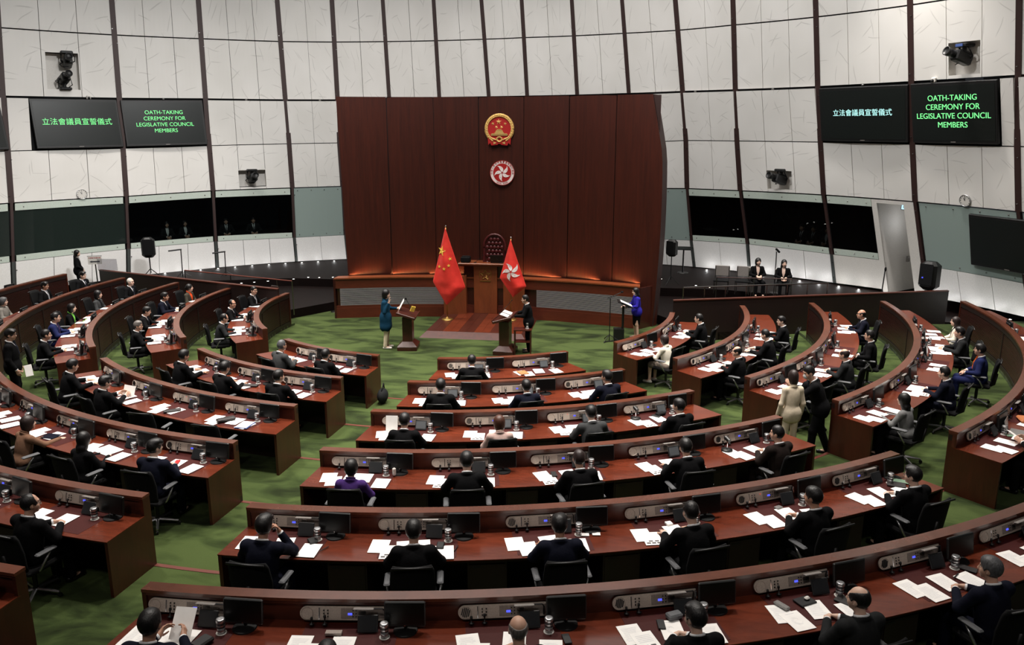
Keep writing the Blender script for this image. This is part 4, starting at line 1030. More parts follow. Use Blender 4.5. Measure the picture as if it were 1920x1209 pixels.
# on the rostrum
t = thing('laptop', 'black open laptop on the rostrum slab before the leather chair', 'laptop', (.42, 2.88, 1.845)); MB().mat('black_plastic').box((0, .1, .01), (.4, .26, .02)).obj('base', t); MB().mat('black_plastic').box((0, 0, .14), (.42, .02, .26), Matrix.Rotation(.25, 4, 'X')).obj('screen', t)
t = thing('document_box', 'black box-shaped unit at the left end of rostrum slab', 'box', (-.62, 2.9, 1.845)); MB().mat('black_soft').box((0, 0, .09), (.3, .28, .18), bev=.02).obj('case', t); MB().mat('black_plastic').box((0, .02, .19), (.24, .2, .02)).obj('lid', t)
for x, dx in ((-.3, .28), (.55, -.2)):
    t = thing('gooseneck_microphone', 'thin gooseneck microphone on the rostrum slab, %s' % ('leaning right' if dx > 0 else 'leaning left by the laptop'), 'microphone', (x, 2.85, 1.845))
    MB().mat('black_plastic').tube([(0, 0, 0), (dx * .5, -.03, .13), (dx, -.06, .25)], .006, 6).obj('stem', t); MB().mat('black_soft').ball((dx, -.06, .26), .014).obj('capsule', t); MB().mat('black_plastic').lathe([(.001, 0), (.05, 0), (.045, .015), (.001, .02)], 12).obj('base', t)

# emblems on the timber wall
def star_pts(r, n=5, inner=.382, a0=pi / 2): return [((r if k % 2 == 0 else r * inner) * cos(a0 + pi * k / n), (r if k % 2 == 0 else r * inner) * sin(a0 + pi * k / n)) for k in range(2 * n)]
XZ = Matrix.Rotation(pi / 2, 4, 'X')       # (x, y, z) -> (x, -z, y): z of a prism points at the seats
def star(mb, c, r, rot=0, z0=0, z1=.02, M=None):
    P = [(c[0] + x, c[1] + y) for x, y in star_pts(r, a0=pi / 2 + rot)]
    vs = [(c[0], c[1], z1)] + [(x, y, z0) for x, y in P]; 
    return mb.add(vs, [(0, i, i % 10 + 1) for i in range(1, 11)], M)
em = thing('national_emblem', 'round red and gold emblem with five stars and gate on timber wall', 'emblem', (.44, wa(.44) - .04, 6.12))
m = MB().mat('emblem_red').lathe([(.001, .0), (.46, .0), (.46, .03), (.36, .035), (.001, .035)], 40, XZ); m.obj('disc', em)
m = MB().mat('gold')
for k in range(54):
    a = -pi / 2 + .55 + (2 * pi - 1.1) * k / 53
    for j, (rr, w) in enumerate(((.435, .03), (.395, .026))):
        a_ = a + .04 * j; m.ball((rr * cos(a_), -.045, rr * sin(a_)), (w * (.75 + .25 * (k % 2)), .028, w), None, 6)
m.tube([(.47 * cos(a), -.03, .47 * sin(a)) for a in [-pi / 2 + .5 + (2 * pi - 1.0) * i / 48 for i in range(49)]], .014, 6); m.obj('wreath', em, True)
m = MB().mat('gold'); star(m, (-.02, .22), .095, 0, .036, .06, XZ); m.obj('star', em)
for sx, sz, ro_ in ((-.2, .16, .3), (.2, .16, -.3), (-.085, .055, .6), (.085, .055, -.6)): m = MB().mat('gold'); star(m, (sx - .01, sz), .055, ro_, .036, .052, XZ); m.obj('star', em)
m = MB().mat('gold'); m.box((0, -.045, -.09), (.24, .03, .05)); m.box((0, -.045, -.055), (.2, .03, .03)); m.box((0, -.05, -.02), (.15, .03, .02)); m.box((0, -.045, -.125), (.3, .03, .03))
m.box((0, -.045, -.175), (.56, .03, .018)); m.box((0, -.045, -.205), (.54, .03, .014)); m.box((0, -.05, -.15), (.5, .025, .018))
m.obj('gate', em)
m = MB().mat('gold')
for k in range(20): a = 2 * pi * k / 20; m.box((.09 * cos(a), -.05, -.33 + .075 * sin(a)), (.03, .03, .03), None, 0)
m.lathe([(.05, 0), (.085, 0), (.085, .05), (.05, .05), (.05, 0)], 20, caps=False, M=Matrix.Translation((0, -.01, -.33)) @ XZ @ Matrix.Diagonal((1, .85, 1, 1)))
m.tube([(-.28, -.05, -.27), (-.15, -.06, -.33), (-.1, -.06, -.35)], .022, 6); m.tube([(.28, -.05, -.27), (.15, -.06, -.33), (.1, -.06, -.35)], .022, 6); m.obj('cogwheel', em, True)
m = MB().mat('emblem_red'); 
for s in (-1, 1): m.prism([(s * x, z) for x, z in ((.05, -.3), (.38, -.26), (.36, -.5), (.3, -.44), (.26, -.52), (.05, -.5))][::s], .0, .05, XZ)
m.box((0, -.03, -.42), (.3, .05, .1)).mat('gold').prism([(-.19, -.4), (-.1, -.43), (-.1, -.45), (-.19, -.48)][::-1], .05, .06, XZ).prism([(.19, -.4), (.1, -.43), (.1, -.45), (.19, -.48)], .05, .06, XZ); m.obj('ribbon', em)

def petal(mb, R, rot, z0, z1, M=None, n=14, sx=1., flat=False, surf=None):
    """one curled bauhinia petal"""
    L, Rr = [], []
    for i in range(n + 1):
        t = i / n; r = R * (.1 + .9 * t); a = -.62 * t * t + .12; w = .56 * sin(pi * min(1, t * 1.02) ** .85) * R * .42 * (1 - .15 * t) + .004
        cx, cy = r * sin(a), r * cos(a); L.append((cx - w * cos(a) * .95, cy + w * sin(a))); Rr.append((cx + w * cos(a) * .75, cy - w * sin(a)))
    c, s = cos(rot), sin(rot); f = lambda p: ((p[0] * c - p[1] * s) * sx, p[0] * s + p[1] * c)
    L = [f(p) for p in L]; Rr = [f(p) for p in Rr]
    for i in range(n):
        q = [L[i], Rr[i], Rr[i + 1], L[i + 1]]
        if surf: mb.add([surf(x, y, z1) for x, y in q], [(0, 1, 2, 3)])
        else: mb.prism(q, z0, z1, M)
    return f
hk = thing('regional_emblem', 'round white-rimmed red emblem with white five-petal flower, lower on timber wall', 'emblem', (.53, wa(.53) - .04, 4.73))
m = MB().mat('flag_white').lathe([(.001, 0), (.4, 0), (.4, .03), (.29, .03), (.001, .02)], 44, XZ); m.obj('disc', hk)
m = MB().mat('emblem_red').lathe([(.001, .031), (.3, .031), (.3, .034), (.001, .034)], 40, XZ).lathe([(.388, .03), (.402, .03), (.402, .036), (.388, .036), (.388, .03)], 44, XZ, caps=False); m.obj('field', hk)
for k in range(5):
    m = MB().mat('flag_white'); f_ = petal(m, .27, -2 * pi * k / 5 + .15, .034, .042, XZ); p = f_((.27 * .55 * sin(-.1), .27 * .58)); m.mat('emblem_red'); star(m, p, .016, 0, .0421, .0425, XZ)
    m.obj('petal', hk)
for k, chz in enumerate('中華人民共和國香港特別行政區'):
    a = pi / 2 + 1.62 - 3.24 * k / 13; me = text_mesh(chz, .07, 'emblem_red', .002)
    link('character', me, hk, (.345 * cos(a), -.034, .345 * sin(a)), Euler((pi / 2, -(a - pi / 2), 0)))
for k, chz in enumerate('HONG KONG'):
    if chz == ' ': continue
    a = -pi / 2 - .5 + 1.0 * k / 8; link('letter', text_mesh(chz, .07, 'emblem_red', .002), hk, (.345 * cos(a), -.034, .345 * sin(a)), Euler((pi / 2, -(a + pi / 2), 0)))

# flags hanging from floor poles: kite-shaped drape folded round the pole
def flag(loc, P, label, group=None):
    (tx, tz), (lx, lz), (bx, bz), (rx, rz_) = P
    t = thing('flag_stand', label, 'flag', loc)
    m = MB().mat('brass').lathe([(.001, 0), (.19, 0), (.19, .02), (.15, .04), (.05, .06), (.03, .1), (.001, .1)], 24); m.obj('base', t, True)
    MB().mat('brass').tube([(0, 0, .08), (0, 0, tz + .02)], .014, 10).obj('pole', t, True)
    m = MB().mat('chrome').ball((0, 0, tz + .05), .028).lathe([(.001, .05), (.012, .05), (.02, .0), (.001, 0)], 10, Matrix.Translation((0, 0, tz + .02))); m.obj('finial', t, True)
    def xr(z):          # left and right edge at height z
        le = lx + (tx - lx) * (z - lz) / (tz - lz) if z > lz else bx + (lx - bx) * (z - bz) / (lz - bz)
        re = rx + (tx - rx) * (z - rz_) / (tz - rz_) if z > rz_ else bx + (rx - bx) * (z - bz) / (rz_ - bz)
        return le, re
    def depth(x, z):
        le, re = xr(z); w = max(.02, re - le); u = (x - le) / w; k = min(1, w / .6)
        return -.07 - .13 * k * sin(pi * u) - .018 * k * sin(3 * pi * u + 2 * z) - .004 * k * cos(5 * pi * u + z)
    n, mN = 32, 48; vs, fs = [], []
    for j in range(mN + 1):
        z = bz + (tz - bz) * j / mN; le, re = xr(z)
        for i in range(n + 1): x = le + (re - le) * i / n; vs.append((x, depth(x, z), z))
    for j in range(mN):
        for i in range(n): a = j * (n + 1) + i; fs.append((a, a + 1, a + n + 2, a + n + 1))
    o = MB().mat('flag_red').add(vs, fs).obj('flag_cloth', t, True); so = o.modifiers.new('thick', 'SOLIDIFY'); so.thickness = .008; so.offset = 1
    return t, (lambda x, z, d=.012: (x, depth(x, z) - d, z)), o
t, sf, fo = flag((-1.01, 1.74, .15), ((0, 2.95), (-.43, 1.24), (0, .5), (.62, 1.08)), 'large red flag with five yellow stars on a brass pole stand')
def flag_star(c, r, rot, par, sx=1.):
    P = [(c[0] + x * sx, c[1] + y) for x, y in star_pts(r, a0=pi / 2 + rot)]; m = MB().mat('gold_flat')
    m.add([sf(*c, .02)] + [sf(*p, .02) for p in P], [(0, i % 10 + 1, i) for i in range(1, 11)][::1]); o = m.obj('star', par); s = o.modifiers.new('thick', 'SOLIDIFY'); s.thickness = .004
flag_star((-.11, 2.24), .17, -.25, t if 0 else fo, .8)
for c, ro_ in (((.16, 2.0), .3), ((.12, 1.79), .1), ((-.03, 1.68), 0), ((-.2, 1.74), -.2)): flag_star(c, .058, ro_, fo)
t, sf, fo = flag((1.02, 1.96, .15), ((0, 2.6), (-.34, 1.38), (.08, .77), (.5, 1.12)), 'smaller red flag with white five-petal flower on a brass pole stand')
ctr = (.03, 1.6)
for k in range(5):
    m = MB().mat('flag_white'); su = lambda x, y, d: sf(ctr[0] + x, ctr[1] + y, .024); f_ = petal(m, .3, -2 * pi * k / 5 + .1, 0, .01, None, 14, 1., True, su)
    p = f_((.3 * .55 * sin(-.1), .3 * .58)); m.mat('flag_red'); P = [(p[0] + x, p[1] + y) for x, y in star_pts(.02)]
    m.add([sf(ctr[0] + p[0], ctr[1] + p[1], .028)] + [sf(ctr[0] + x, ctr[1] + y, .028) for x, y in P], [(0, i % 10 + 1, i) for i in range(1, 11)]); m.obj('petal', fo)

# two oath lecterns
def lectern(loc, rz, label):
    t = thing('lectern', label, 'lectern', loc, rz)
    m = MB().mat('wood_podium').box((0, 0, .06), (.66, .56, .12), bev=.008); m.add([(-.33, -.28, .12), (.33, -.28, .12), (.33, .28, .12), (-.33, .28, .12), (-.19, -.15, .24), (.19, -.15, .24), (.19, .15, .24), (-.19, .15, .24)], [(0, 1, 5, 4), (1, 2, 6, 5), (2, 3, 7, 6), (3, 0, 4, 7), (4, 5, 6, 7)]); m.obj('base', t)
    MB().mat('wood_podium').box((0, 0, .58), (.36, .28, .7), bev=.008).obj('column', t)
    m = MB().mat('wood_podium').box((0, 0, 0), (.84, .56, .07), bev=.012).mat('wood_end').box((0, -.27, .045), (.84, .02, .05)); m.obj('desk_top', t, False, (0, 0, 1.02), (rad(17), 0, 0))
    return t
lectern((-1.45, -1.32, 0), pi / 2 + .12, 'dark timber lectern in front of the person in the teal coat')
lectern((1.36, -1.42, 0), -pi / 2 - .1, 'dark timber lectern with papers between flag and person in black suit')
m = MB().mat('gold_flat').box((0, 0, 0), (.12, .02, .16)); tag(m.obj('nameplate', None, False, (-1.27, -1.42, 1.17), Euler((.3, .3, .6))), 'small gilt card standing on the front edge of left lectern', 'card')
t = thing('gooseneck_microphone', 'thin black gooseneck microphone on the lectern beside the standing official', 'microphone', (1.2, -1.25, 1.08)); MB().mat('black_plastic').tube([(0, 0, 0), (.1, .03, .14), (.3, .06, .36)], .007, 6).obj('stem', t); MB().mat('black_soft').ball((.31, .06, .38), .018).obj('capsule', t); MB().mat('black_plastic').lathe([(.001, 0), (.05, 0), (.045, .02), (.001, .025)], 12).obj('base', t)
t = thing('gooseneck_microphone', 'black microphone on the left lectern near the raised paper', 'microphone', (-1.4, -1.1, 1.1)); MB().mat('black_plastic').tube([(0, 0, 0), (-.08, .03, .14), (-.16, .06, .26)], .008, 6).obj('stem', t); MB().mat('black_soft').ball((-.17, .06, .28), .03).obj('capsule', t); MB().mat('black_plastic').lathe([(.001, 0), (.05, 0), (.045, .02), (.001, .025)], 12).obj('base', t)
def sheet(loc, w, h, rot, label, group=None, kind='paper_sheet', mat='paper', parts=None):
    m = MB().mat(mat).box((0, 0, 0), (w, h, .004)); o = m.obj(kind, None, False, loc, rot); tag(o, label, 'paper', group)
    return o
sheet((1.45, -1.28, 1.12), .34, .26, Euler((0, rad(17), -.1)), 'open white oath sheet on right lectern, nearer the dais'); sheet((1.42, -1.58, 1.11), .34, .26, Euler((0, rad(17), -.1)), 'open white oath sheet on right lectern, nearer the seats')
# side table with glass
t = thing('side_table', 'small dark timber two-tier stool table beside right lectern', 'table', (1.85, -1.42, 0), .1)
MB().mat('wood_end').box((0, 0, .7), (.5, .36, .03)).obj('tabletop', t); MB().mat('wood_end').box((0, 0, .36), (.46, .32, .02)).obj('shelf', t)
for x in (-.22, .22):
    for y in (-.15, .15): MB().mat('wood_podium').box((x, y, .345), (.04, .04, .69)).obj('leg', t)
# music-stand lectern with mic for the officer in blue
t = thing('music_stand', 'black music stand with white papers before person in blue jacket', 'stand', (4.52, .42, 0), .1)
m = MB().mat('black_plastic').box((0, 0, .02), (.34, .3, .04)); m.tube([(0, 0, .02), (-.5, -.25, .02)], .015, 6); m.box((-.05, .02, .2), (.3, .26, .34)); m.obj('base', t)
MB().mat('black_plastic').tube([(.06, 0, .03), (.06, 0, 1.05)], .035, 8).obj('post', t); MB().mat('black_plastic').box((0, 0, 0), (.5, .4, .02)).obj('tray', t, False, (.12, 0, 1.1), Euler((0, rad(24), 0)))
sheet((4.66, .43, 1.135), .36, .3, Euler((0, rad(24), .1)), 'white papers on the black music stand by the dais')
t = thing('microphone_stand', 'black boom microphone stand beside the music stand at dais', 'stand', (4.2, .3, 0)); MB().mat('black_plastic').tube([(0, 0, 0), (0, 0, 1.3)], .015, 6).obj('pole', t); MB().mat('black_plastic').tube([(-.1, 0, 1.28), (.3, .05, 1.46)], .012, 6).obj('boom', t); MB().mat('black_soft').ball((.33, .05, 1.48), (.045, .03, .03)).obj('microphone', t)
for a in (0, 2.1, 4.2): MB().mat('black_plastic').tube([(0, 0, .2), (.3 * cos(a), .3 * sin(a), .01)], .012, 6).obj('leg', t)
t = thing('stanchion', 'slim steel stanchion post at left end of the bench', 'post', (-5.25, 3.0, 0)); MB().mat('steel').tube([(0, 0, .02), (0, 0, .93)], .022, 8).obj('post', t); MB().mat('steel').lathe([(.001, 0), (.16, 0), (.15, .02), (.03, .04), (.001, .04)], 16).obj('base', t)

# handrails on the ramps
def handrail(pts, h, label, base_z, mat='steel', posts=True, r=.02):
    t = thing('handrail', label, 'railing', (pts[0][0], pts[0][1], base_z))
    P = [(x - pts[0][0], y - pts[0][1], h) for x, y in pts]; MB().mat(mat).tube(P, r, 8).obj('rail', t)
    if posts:
        for x, y, _ in P: MB().mat('steel').tube([(x, y, 0), (x, y, h)], .016, 6).obj('post', t)
pr_ = lambda x, o=.5: (x, part(x) + o)
handrail([pr_(6.3 + .62 * i, .35) for i in range(8)], 1.3, 'steel handrail with many posts on the right ramp', .3)
handrail([(7.6 + 1.2 * i, 4.0 + .0 * i) for i in range(3)], .75, 'thin dark rail along the rear of right ramp', .6, 'rib')
handrail([(-x, part(x) + .9) for x in (5.9, 6.5, 8.4, 10.4)], 1.1, 'reddish handrail on the left ramp behind the partition', .3, 'nosing')
handrail([(-x, part(x) + .15) for x in (6.05, 6.3)], 1.35, 'short steel handrail at the lower end of left partition', 0)
# loudspeakers
def loudspeaker(loc, rz, label, stand_h, lit, s=1.):
    t = thing('loudspeaker', label, 'speaker', loc, rz); t.scale = (s,) * 3
    m = MB().mat('black_plastic'); m.box((0, 0, .34 + stand_h), (.42, .36, .68), bev=.09); m.obj('cabinet', t)
    m = MB().mat('black_soft').box((0, -.185, .38 + stand_h), (.32, .01, .5)); m.obj('grille', t)
    m = MB().mat('chrome').box((0, -.19, .1 + stand_h), (.07, .01, .03)) if not lit else MB().mat('display_blue').box((-.07, -.192, .3 + stand_h), (.03, .01, .03)); m.obj('badge', t)
    MB().mat('black_plastic').tube([(0, 0, .2), (0, 0, stand_h + .02)], .02, 8).obj('pole', t)
    for a in (.5, 2.6, 4.7): MB().mat('black_plastic').tube([(0, 0, .35), (.35 * cos(a), .35 * sin(a), .01)], .014, 6).obj('leg', t)
    return t
loudspeaker((-13.25, 4.95, .6), .45, 'black loudspeaker on a stand before the left white wall', .73, False, 1.12); loudspeaker((13.95, 3.3, .6), -.85, 'black loudspeaker with blue light on right partition by door', .5, True, 1.3)
t = loudspeaker((6.25, 6.6, .6), -.6, 'dark loudspeaker half hidden behind right edge of timber wall', 1.15, False, .9)
for loc, rz, lab, h in (((-12.35, 5.6, .6), .3, 'boom microphone stand right of the left loudspeaker', 1.05), ((-10.75, 5.95, .6), .3, 'boom microphone stand further right, before the left white wall', .95)):
    t = thing('microphone_stand', lab, 'stand', loc, rz); MB().mat('black_plastic').tube([(0, 0, 0), (.02, 0, h)], .02, 6).obj('pole', t); MB().mat('black_plastic').tube([(.05, 0, h), (-.42, -.1, h - .04)], .028, 8).obj('microphone', t)
    for a in (0, 2.1, 4.2): MB().mat('black_plastic').tube([(0, 0, .2), (.3 * cos(a), .3 * sin(a), .01)], .012, 6).obj('leg', t)
t = thing('microphone_stand', 'upright black microphone stand in front of the white door', 'stand', (12.6, 3.4, .6)); MB().mat('black_plastic').tube([(0, 0, 0), (.05, 0, 1.2)], .018, 6).obj('pole', t); MB().mat('black_soft').ball((.06, 0, 1.24), (.035, .035, .07)).obj('microphone', t); MB().mat('black_plastic').lathe([(.001, 0), (.15, 0), (.14, .03), (.001, .03)], 14).obj('base', t)
t = thing('microphone_stand', 'slim microphone stand between the two seated ushers', 'stand', (9.7, 5.4, .6)); MB().mat('black_plastic').tube([(0, 0, 0), (0, 0, 1.45)], .018, 6).obj('pole', t); MB().mat('black_soft').tube([(-.03, 0, 1.55), (.1, 0, 1.42)], .035, 8).obj('microphone', t); MB().mat('black_plastic').lathe([(.001, 0), (.15, 0), (.14, .03), (.001, .03)], 14).obj('base', t)
t = thing('music_stand', 'dark music stand on the ramp right of the timber wall', 'stand', (6.85, 9.2, .6)); MB().mat('black_plastic').tube([(0, 0, 0), (0, 0, .95)], .03, 8).obj('post', t); MB().mat('black_plastic').box((0, 0, 0), (.56, .36, .03)).obj('tray', t, False, (0, 0, .98), Euler((.2, 0, -.1))); MB().mat('black_plastic').lathe([(.001, 0), (.22, 0), (.2, .03), (.001, .03)], 14).obj('base', t)
# direction sign
t = thing('sign_stand', 'white direction sign with black left arrow on a floor stand', 'sign', (-14.5, 3.55, .3), .42)
MB().mat('steel').tube([(0, .03, 0), (0, .03, 1.1)], .025, 8).obj('post', t); MB().mat('steel').lathe([(.001, 0), (.2, 0), (.18, .03), (.001, .03)], 16).obj('base', t)
MB().mat('white_paint').box((0, 0, 1.2), (.46, .02, .3)).mat('ink').box((0, .001, 1.35), (.48, .02, .02)).obj('panel', t)
MB().mat('ink').box((.03, -.012, 1.15), (.26, .006, .045)).prism([(-.18, 1.15), (-.09, 1.11), (-.09, 1.19)], .012, .016, XZ).obj('arrow', t)
m = MB().mat('ink_red')
for i in range(8): m.box((-.175 + .05 * i, -.012, 1.285), (.034, .004, .03 + .01 * (i % 3)))
m.obj('lettering', t)
# clear screen beside the sign
m = MB().mat('clear_glass').box((0, 0, .2), (.7, .015, .4)); tag(m.obj('glass_screen', None, False, (-13.35, part(13.35) + .05, 1.31), .1), 'low clear glass screen standing on the left end of partition', 'screen')
# empty chairs on the right ramp
def side_chair(loc, rz, label):
    t = thing('side_chair', label, 'chair', loc, rz, 'side chairs on the right ramp')
    MB().mat('lamp_grey').box((0, -.22, .74), (.5, .03, .36), bev=.01).obj('backrest', t); MB().mat('black_soft').box((0, 0, .44), (.5, .46, .06), bev=.015).obj('seat', t)
    for sx in (-.23, .23):
        for sy in (-.2, .2): MB().mat('steel').tube([(sx, sy, 0), (sx, sy, .44 if sy > 0 else .9)], .014, 6).obj('leg', t)
side_chair((7.9, 5.25, .6), pi - .2, 'empty dark chair on right ramp, farther from the ushers'); side_chair((8.62, 5.2, .6), pi - .25, 'empty dark chair on right ramp, next to the seated ushers')

# ------------------------------------------------------------------ desks
C_S = [5.2, 3.0, 1.8, .8, .15, -.3]; C_E = [33.9, 35.6, 36.6, 37.5, 37.95, 38.3]
L_S = [-36.4, -38.8, -40.7, -41.3, -41.7, -42]; L_E = [-8.2, -7.1, -6.45, -6.0, -5.8, -5.6]
R_S = [48, 46.3, 45.5, 44.8, 44.35, 44.0]; R_E = [86, 93, 94, 94, 93, 93]
G_S = [-49.2, -48.0, -47.4, -46.8, -46.4, -46]; G_E = [-97, -96.5, -96.4, -96, -95, -95]
def edge_at(tab, r):
    x = [q for q in RAD]; 
    if r >= x[-1]: s = (tab[-1] - tab[-2]) / (x[-1] - x[-2]); return tab[-1] + s * (r - x[-1])
    for i in range(5):
        if r <= x[i + 1]: return tab[i] + (tab[i + 1] - tab[i]) * (r - x[i]) / (x[i + 1] - x[i])
ORDN = ['front', 'second', 'third', 'fourth', 'fifth', 'rear']
BLOCK = {'C': 'centre block', 'L': 'left block', 'R': 'right block', 'G': 'far left benches'}
def arc_prism(mb, ring, sec, r0, r1, z0, z1, ins=0., n=None):
    """curved slab whose ends are cut along the straight aisles"""
    S, E_ = {'C': (C_S, C_E), 'L': (L_S, L_E), 'R': (R_S, R_E), 'G': (G_S, G_E)}[sec]
    fixE = sec in 'R'; fixS = False
    def ends(r):
        a = edge_at(S, r) if sec != 'G' else G_E[ring]; b = edge_at(E_, r) if sec not in 'RG' else (R_E[ring] if sec == 'R' else edge_at(G_S, r))
        d = math.degrees(ins / r); return a + d, b - d
    a0, a1 = ends((r0 + r1) / 2); n = n or max(6, int(abs(a1 - a0) * r1 / 57 / .22))
    A = [ends(r0), ends(r1)]; vs = []
    for i in range(n + 1):
        for (lo, hi), r in zip(A, (r0, r1)):
            a = lo + (hi - lo) * i / n
            for z in (z0, z1): vs.append(pt(r, a, z))
    fs = [(1, 0, 2, 3), (4 * n, 4 * n + 1, 4 * n + 3, 4 * n + 2)]
    for i in range(n):
        b = 4 * i; c = b + 4; fs += [(b + 1, b + 3, c + 3, c + 1), (b + 2, b, c, c + 2), (b, b + 1, c + 1, c), (b + 3, b + 2, c + 2, c + 3)]
    return mb.add(vs, fs)
TOPZ = .755
def end_wall(mb, ring, sec, which, r0, r1, z0, z1, th):
    S = {'C': (C_S, C_E), 'L': (L_S, L_E), 'R': (R_S, R_E), 'G': (G_E, G_S)}[sec][which]
    fixed = (sec == 'R' and which == 1) or (sec == 'G' and which == 0)
    vs = []
    for r in (r0, r1):
        a = S[ring] if fixed else edge_at(S, r); d = math.degrees(th / r) * (1 if which == 0 else -1)
        for q in (a, a + d):
            for z in (z0, z1): vs.append(pt(r, q, z))
    f = [(0, 1, 3, 2), (4, 6, 7, 5), (0, 4, 5, 1), (2, 3, 7, 6), (1, 5, 7, 3), (0, 2, 6, 4)]
    return mb.add(vs, f if which == 1 else [q[::-1] for q in f])
DESKS = {}
def build_desk(ring, sec, label):
    R, z = RAD[ring], FL[ring]; S = {'C': (C_S, C_E), 'L': (L_S, L_E), 'R': (R_S, R_E), 'G': (G_E, G_S)}[sec]
    mid = (S[0][ring] + S[1][ring]) / 2; base = Vector(pt(R + .4, mid, z))
    t = thing('bench_desk', label, 'desk', base, 0, 'curved timber desks of the chamber'); off = -base
    def part(mb, name, m=None):
        o = mb.obj(name, t); o.data.transform(Matrix.Translation(off)); smooth_by_angle(o, 35); return o
    m = MB().mat('cap_edge'); arc_prism(m, ring, sec, R + .13, R + .80, z + TOPZ - .045, z + TOPZ - .004); m.mat('wood_top'); arc_prism(m, ring, sec, R + .10, R + .82, z + TOPZ - .012, z + TOPZ); part(m, 'worktop')
    m = MB().mat('wood_cap'); arc_prism(m, ring, sec, R - .012, R + .135, z + .985, z + 1.02); m.mat('wood_inner'); arc_prism(m, ring, sec, R, R + .125, z + .955, z + .985); part(m, 'cap_rail')
    m = MB().mat('wood_inner'); arc_prism(m, ring, sec, R + .06, R + .1, z + TOPZ, z + .955); part(m, 'console_panel')
    m = MB().mat('wood_dark'); arc_prism(m, ring, sec, R + .03, R + .055, z + .1, z + .86, .05); m.mat('reeded_front')
    for j in range(18): arc_prism(m, ring, sec, R + .008, R + .032, z + .13 + .04 * j, z + .153 + .04 * j, .05, None if sec in 'RG' else 10)
    m.mat('wood_dark'); arc_prism(m, ring, sec, R + .0, R + .06, z + .86, z + .955); arc_prism(m, ring, sec, R + .0, R + .06, z - .08, z + .1)
    for a in SEATS.get((sec, ring), []): m.box(pt(R + .02, a, z + .48), (.05, .05, .78), None, rad(a))
    part(m, 'front_panel')
    m = MB().mat('wood_dark'); arc_prism(m, ring, sec, R + .1, R + .13, z + .0, z + TOPZ - .045, .05); part(m, 'modesty_panel')
    for w in (0, 1):
        m = MB().mat('wood_end'); end_wall(m, ring, sec, w, R - .005, R + .81, z, z + TOPZ - .012, .045); end_wall(m, ring, sec, w, R - .005, R + .128, z + TOPZ - .012, z + .985, .045); part(m, 'end_panel')
    ss = SEATS.get((sec, ring), [])
    bounds = [(a + b) / 2 for a, b in zip(ss[:-1], ss[1:])]
    for a in bounds:
        m = MB().mat('wood_dark').box(pt(R + .45, a, z + .35), (.46, .6, .68), None, rad(a)); o = part(m, 'pedestal')
        k = MB().mat('steel').box(pt(R + .755, a, z + .6), (.014, .01, .014), None, rad(a)).mat('wood_dark').box(pt(R + .755, a, z + .36), (.42, .012, .6), None, rad(a)).mat('black_plastic').box(pt(R + .762, a - .5, z + .63), (.1, .006, .02), None, rad(a))
        o2 = k.obj('drawer_front', o); o2.data.transform(Matrix.Translation(off))
    for a in ss:
        m = MB().mat('mat_red').box(pt(R + .44, a, z + TOPZ + .001), (.92, .6, .003), None, rad(a)); part(m, 'desk_mat')
    DESKS[(sec, ring)] = (t, base); return t
SEATS = {('C', 0): [12.2, 26.0], ('C', 1): [8.2, 18.7, 29.3], ('C', 2): [5.95, 14.2, 22.5, 30.8], ('C', 3): [4.2, 11.4, 18.5, 25.9, 33.15], ('C', 4): [2.75, 9.1, 15.5, 21.7, 28.1, 34.6], ('C', 5): [1.8, 7.4, 12.97, 18.5, 24.0, 29.6, 35.2],
         ('L', 0): [-26.05, -15.6], ('L', 1): [-32, -22.6, -13.05], ('L', 2): [-36, -27.6, -19.6, -11.8], ('L', 3): [-35.4, -28.9, -22.2, -15.6, -9.4], ('L', 4): [-21.6, -15.5, -9.4], ('L', 5): [-8.6],
         ('G', 0): [-59.1, -74.5, -90.5], ('G', 1): [-56, -68, -80, -90.9], ('G', 2): [-53.1, -63.4, -71.5, -81.4, -90.7], ('G', 3): [-59, -67, -75.1, -84.6, -92.6], ('G', 4): [-80, -88],
         ('R', 0): [54.6, 73.5], ('R', 1): [53.3, 64.4, 76.1], ('R', 2): [49.8, 58.9, 69.2, 82.5], ('R', 3): [47.9, 57.2, 66.7, 73.8, 80.6], ('R', 4): [47.9, 54.2, 80], ('R', 5): []}
for sec in 'CLGR':
    for ring in range(6):
        if (sec, ring) in (('G', 5), ('R', 5)): continue
        if sec == 'G' and ring == 4: pass
        build_desk(ring, sec, 'curved dark red timber desk, %s row of the %s' % (ORDN[ring], BLOCK[sec]))

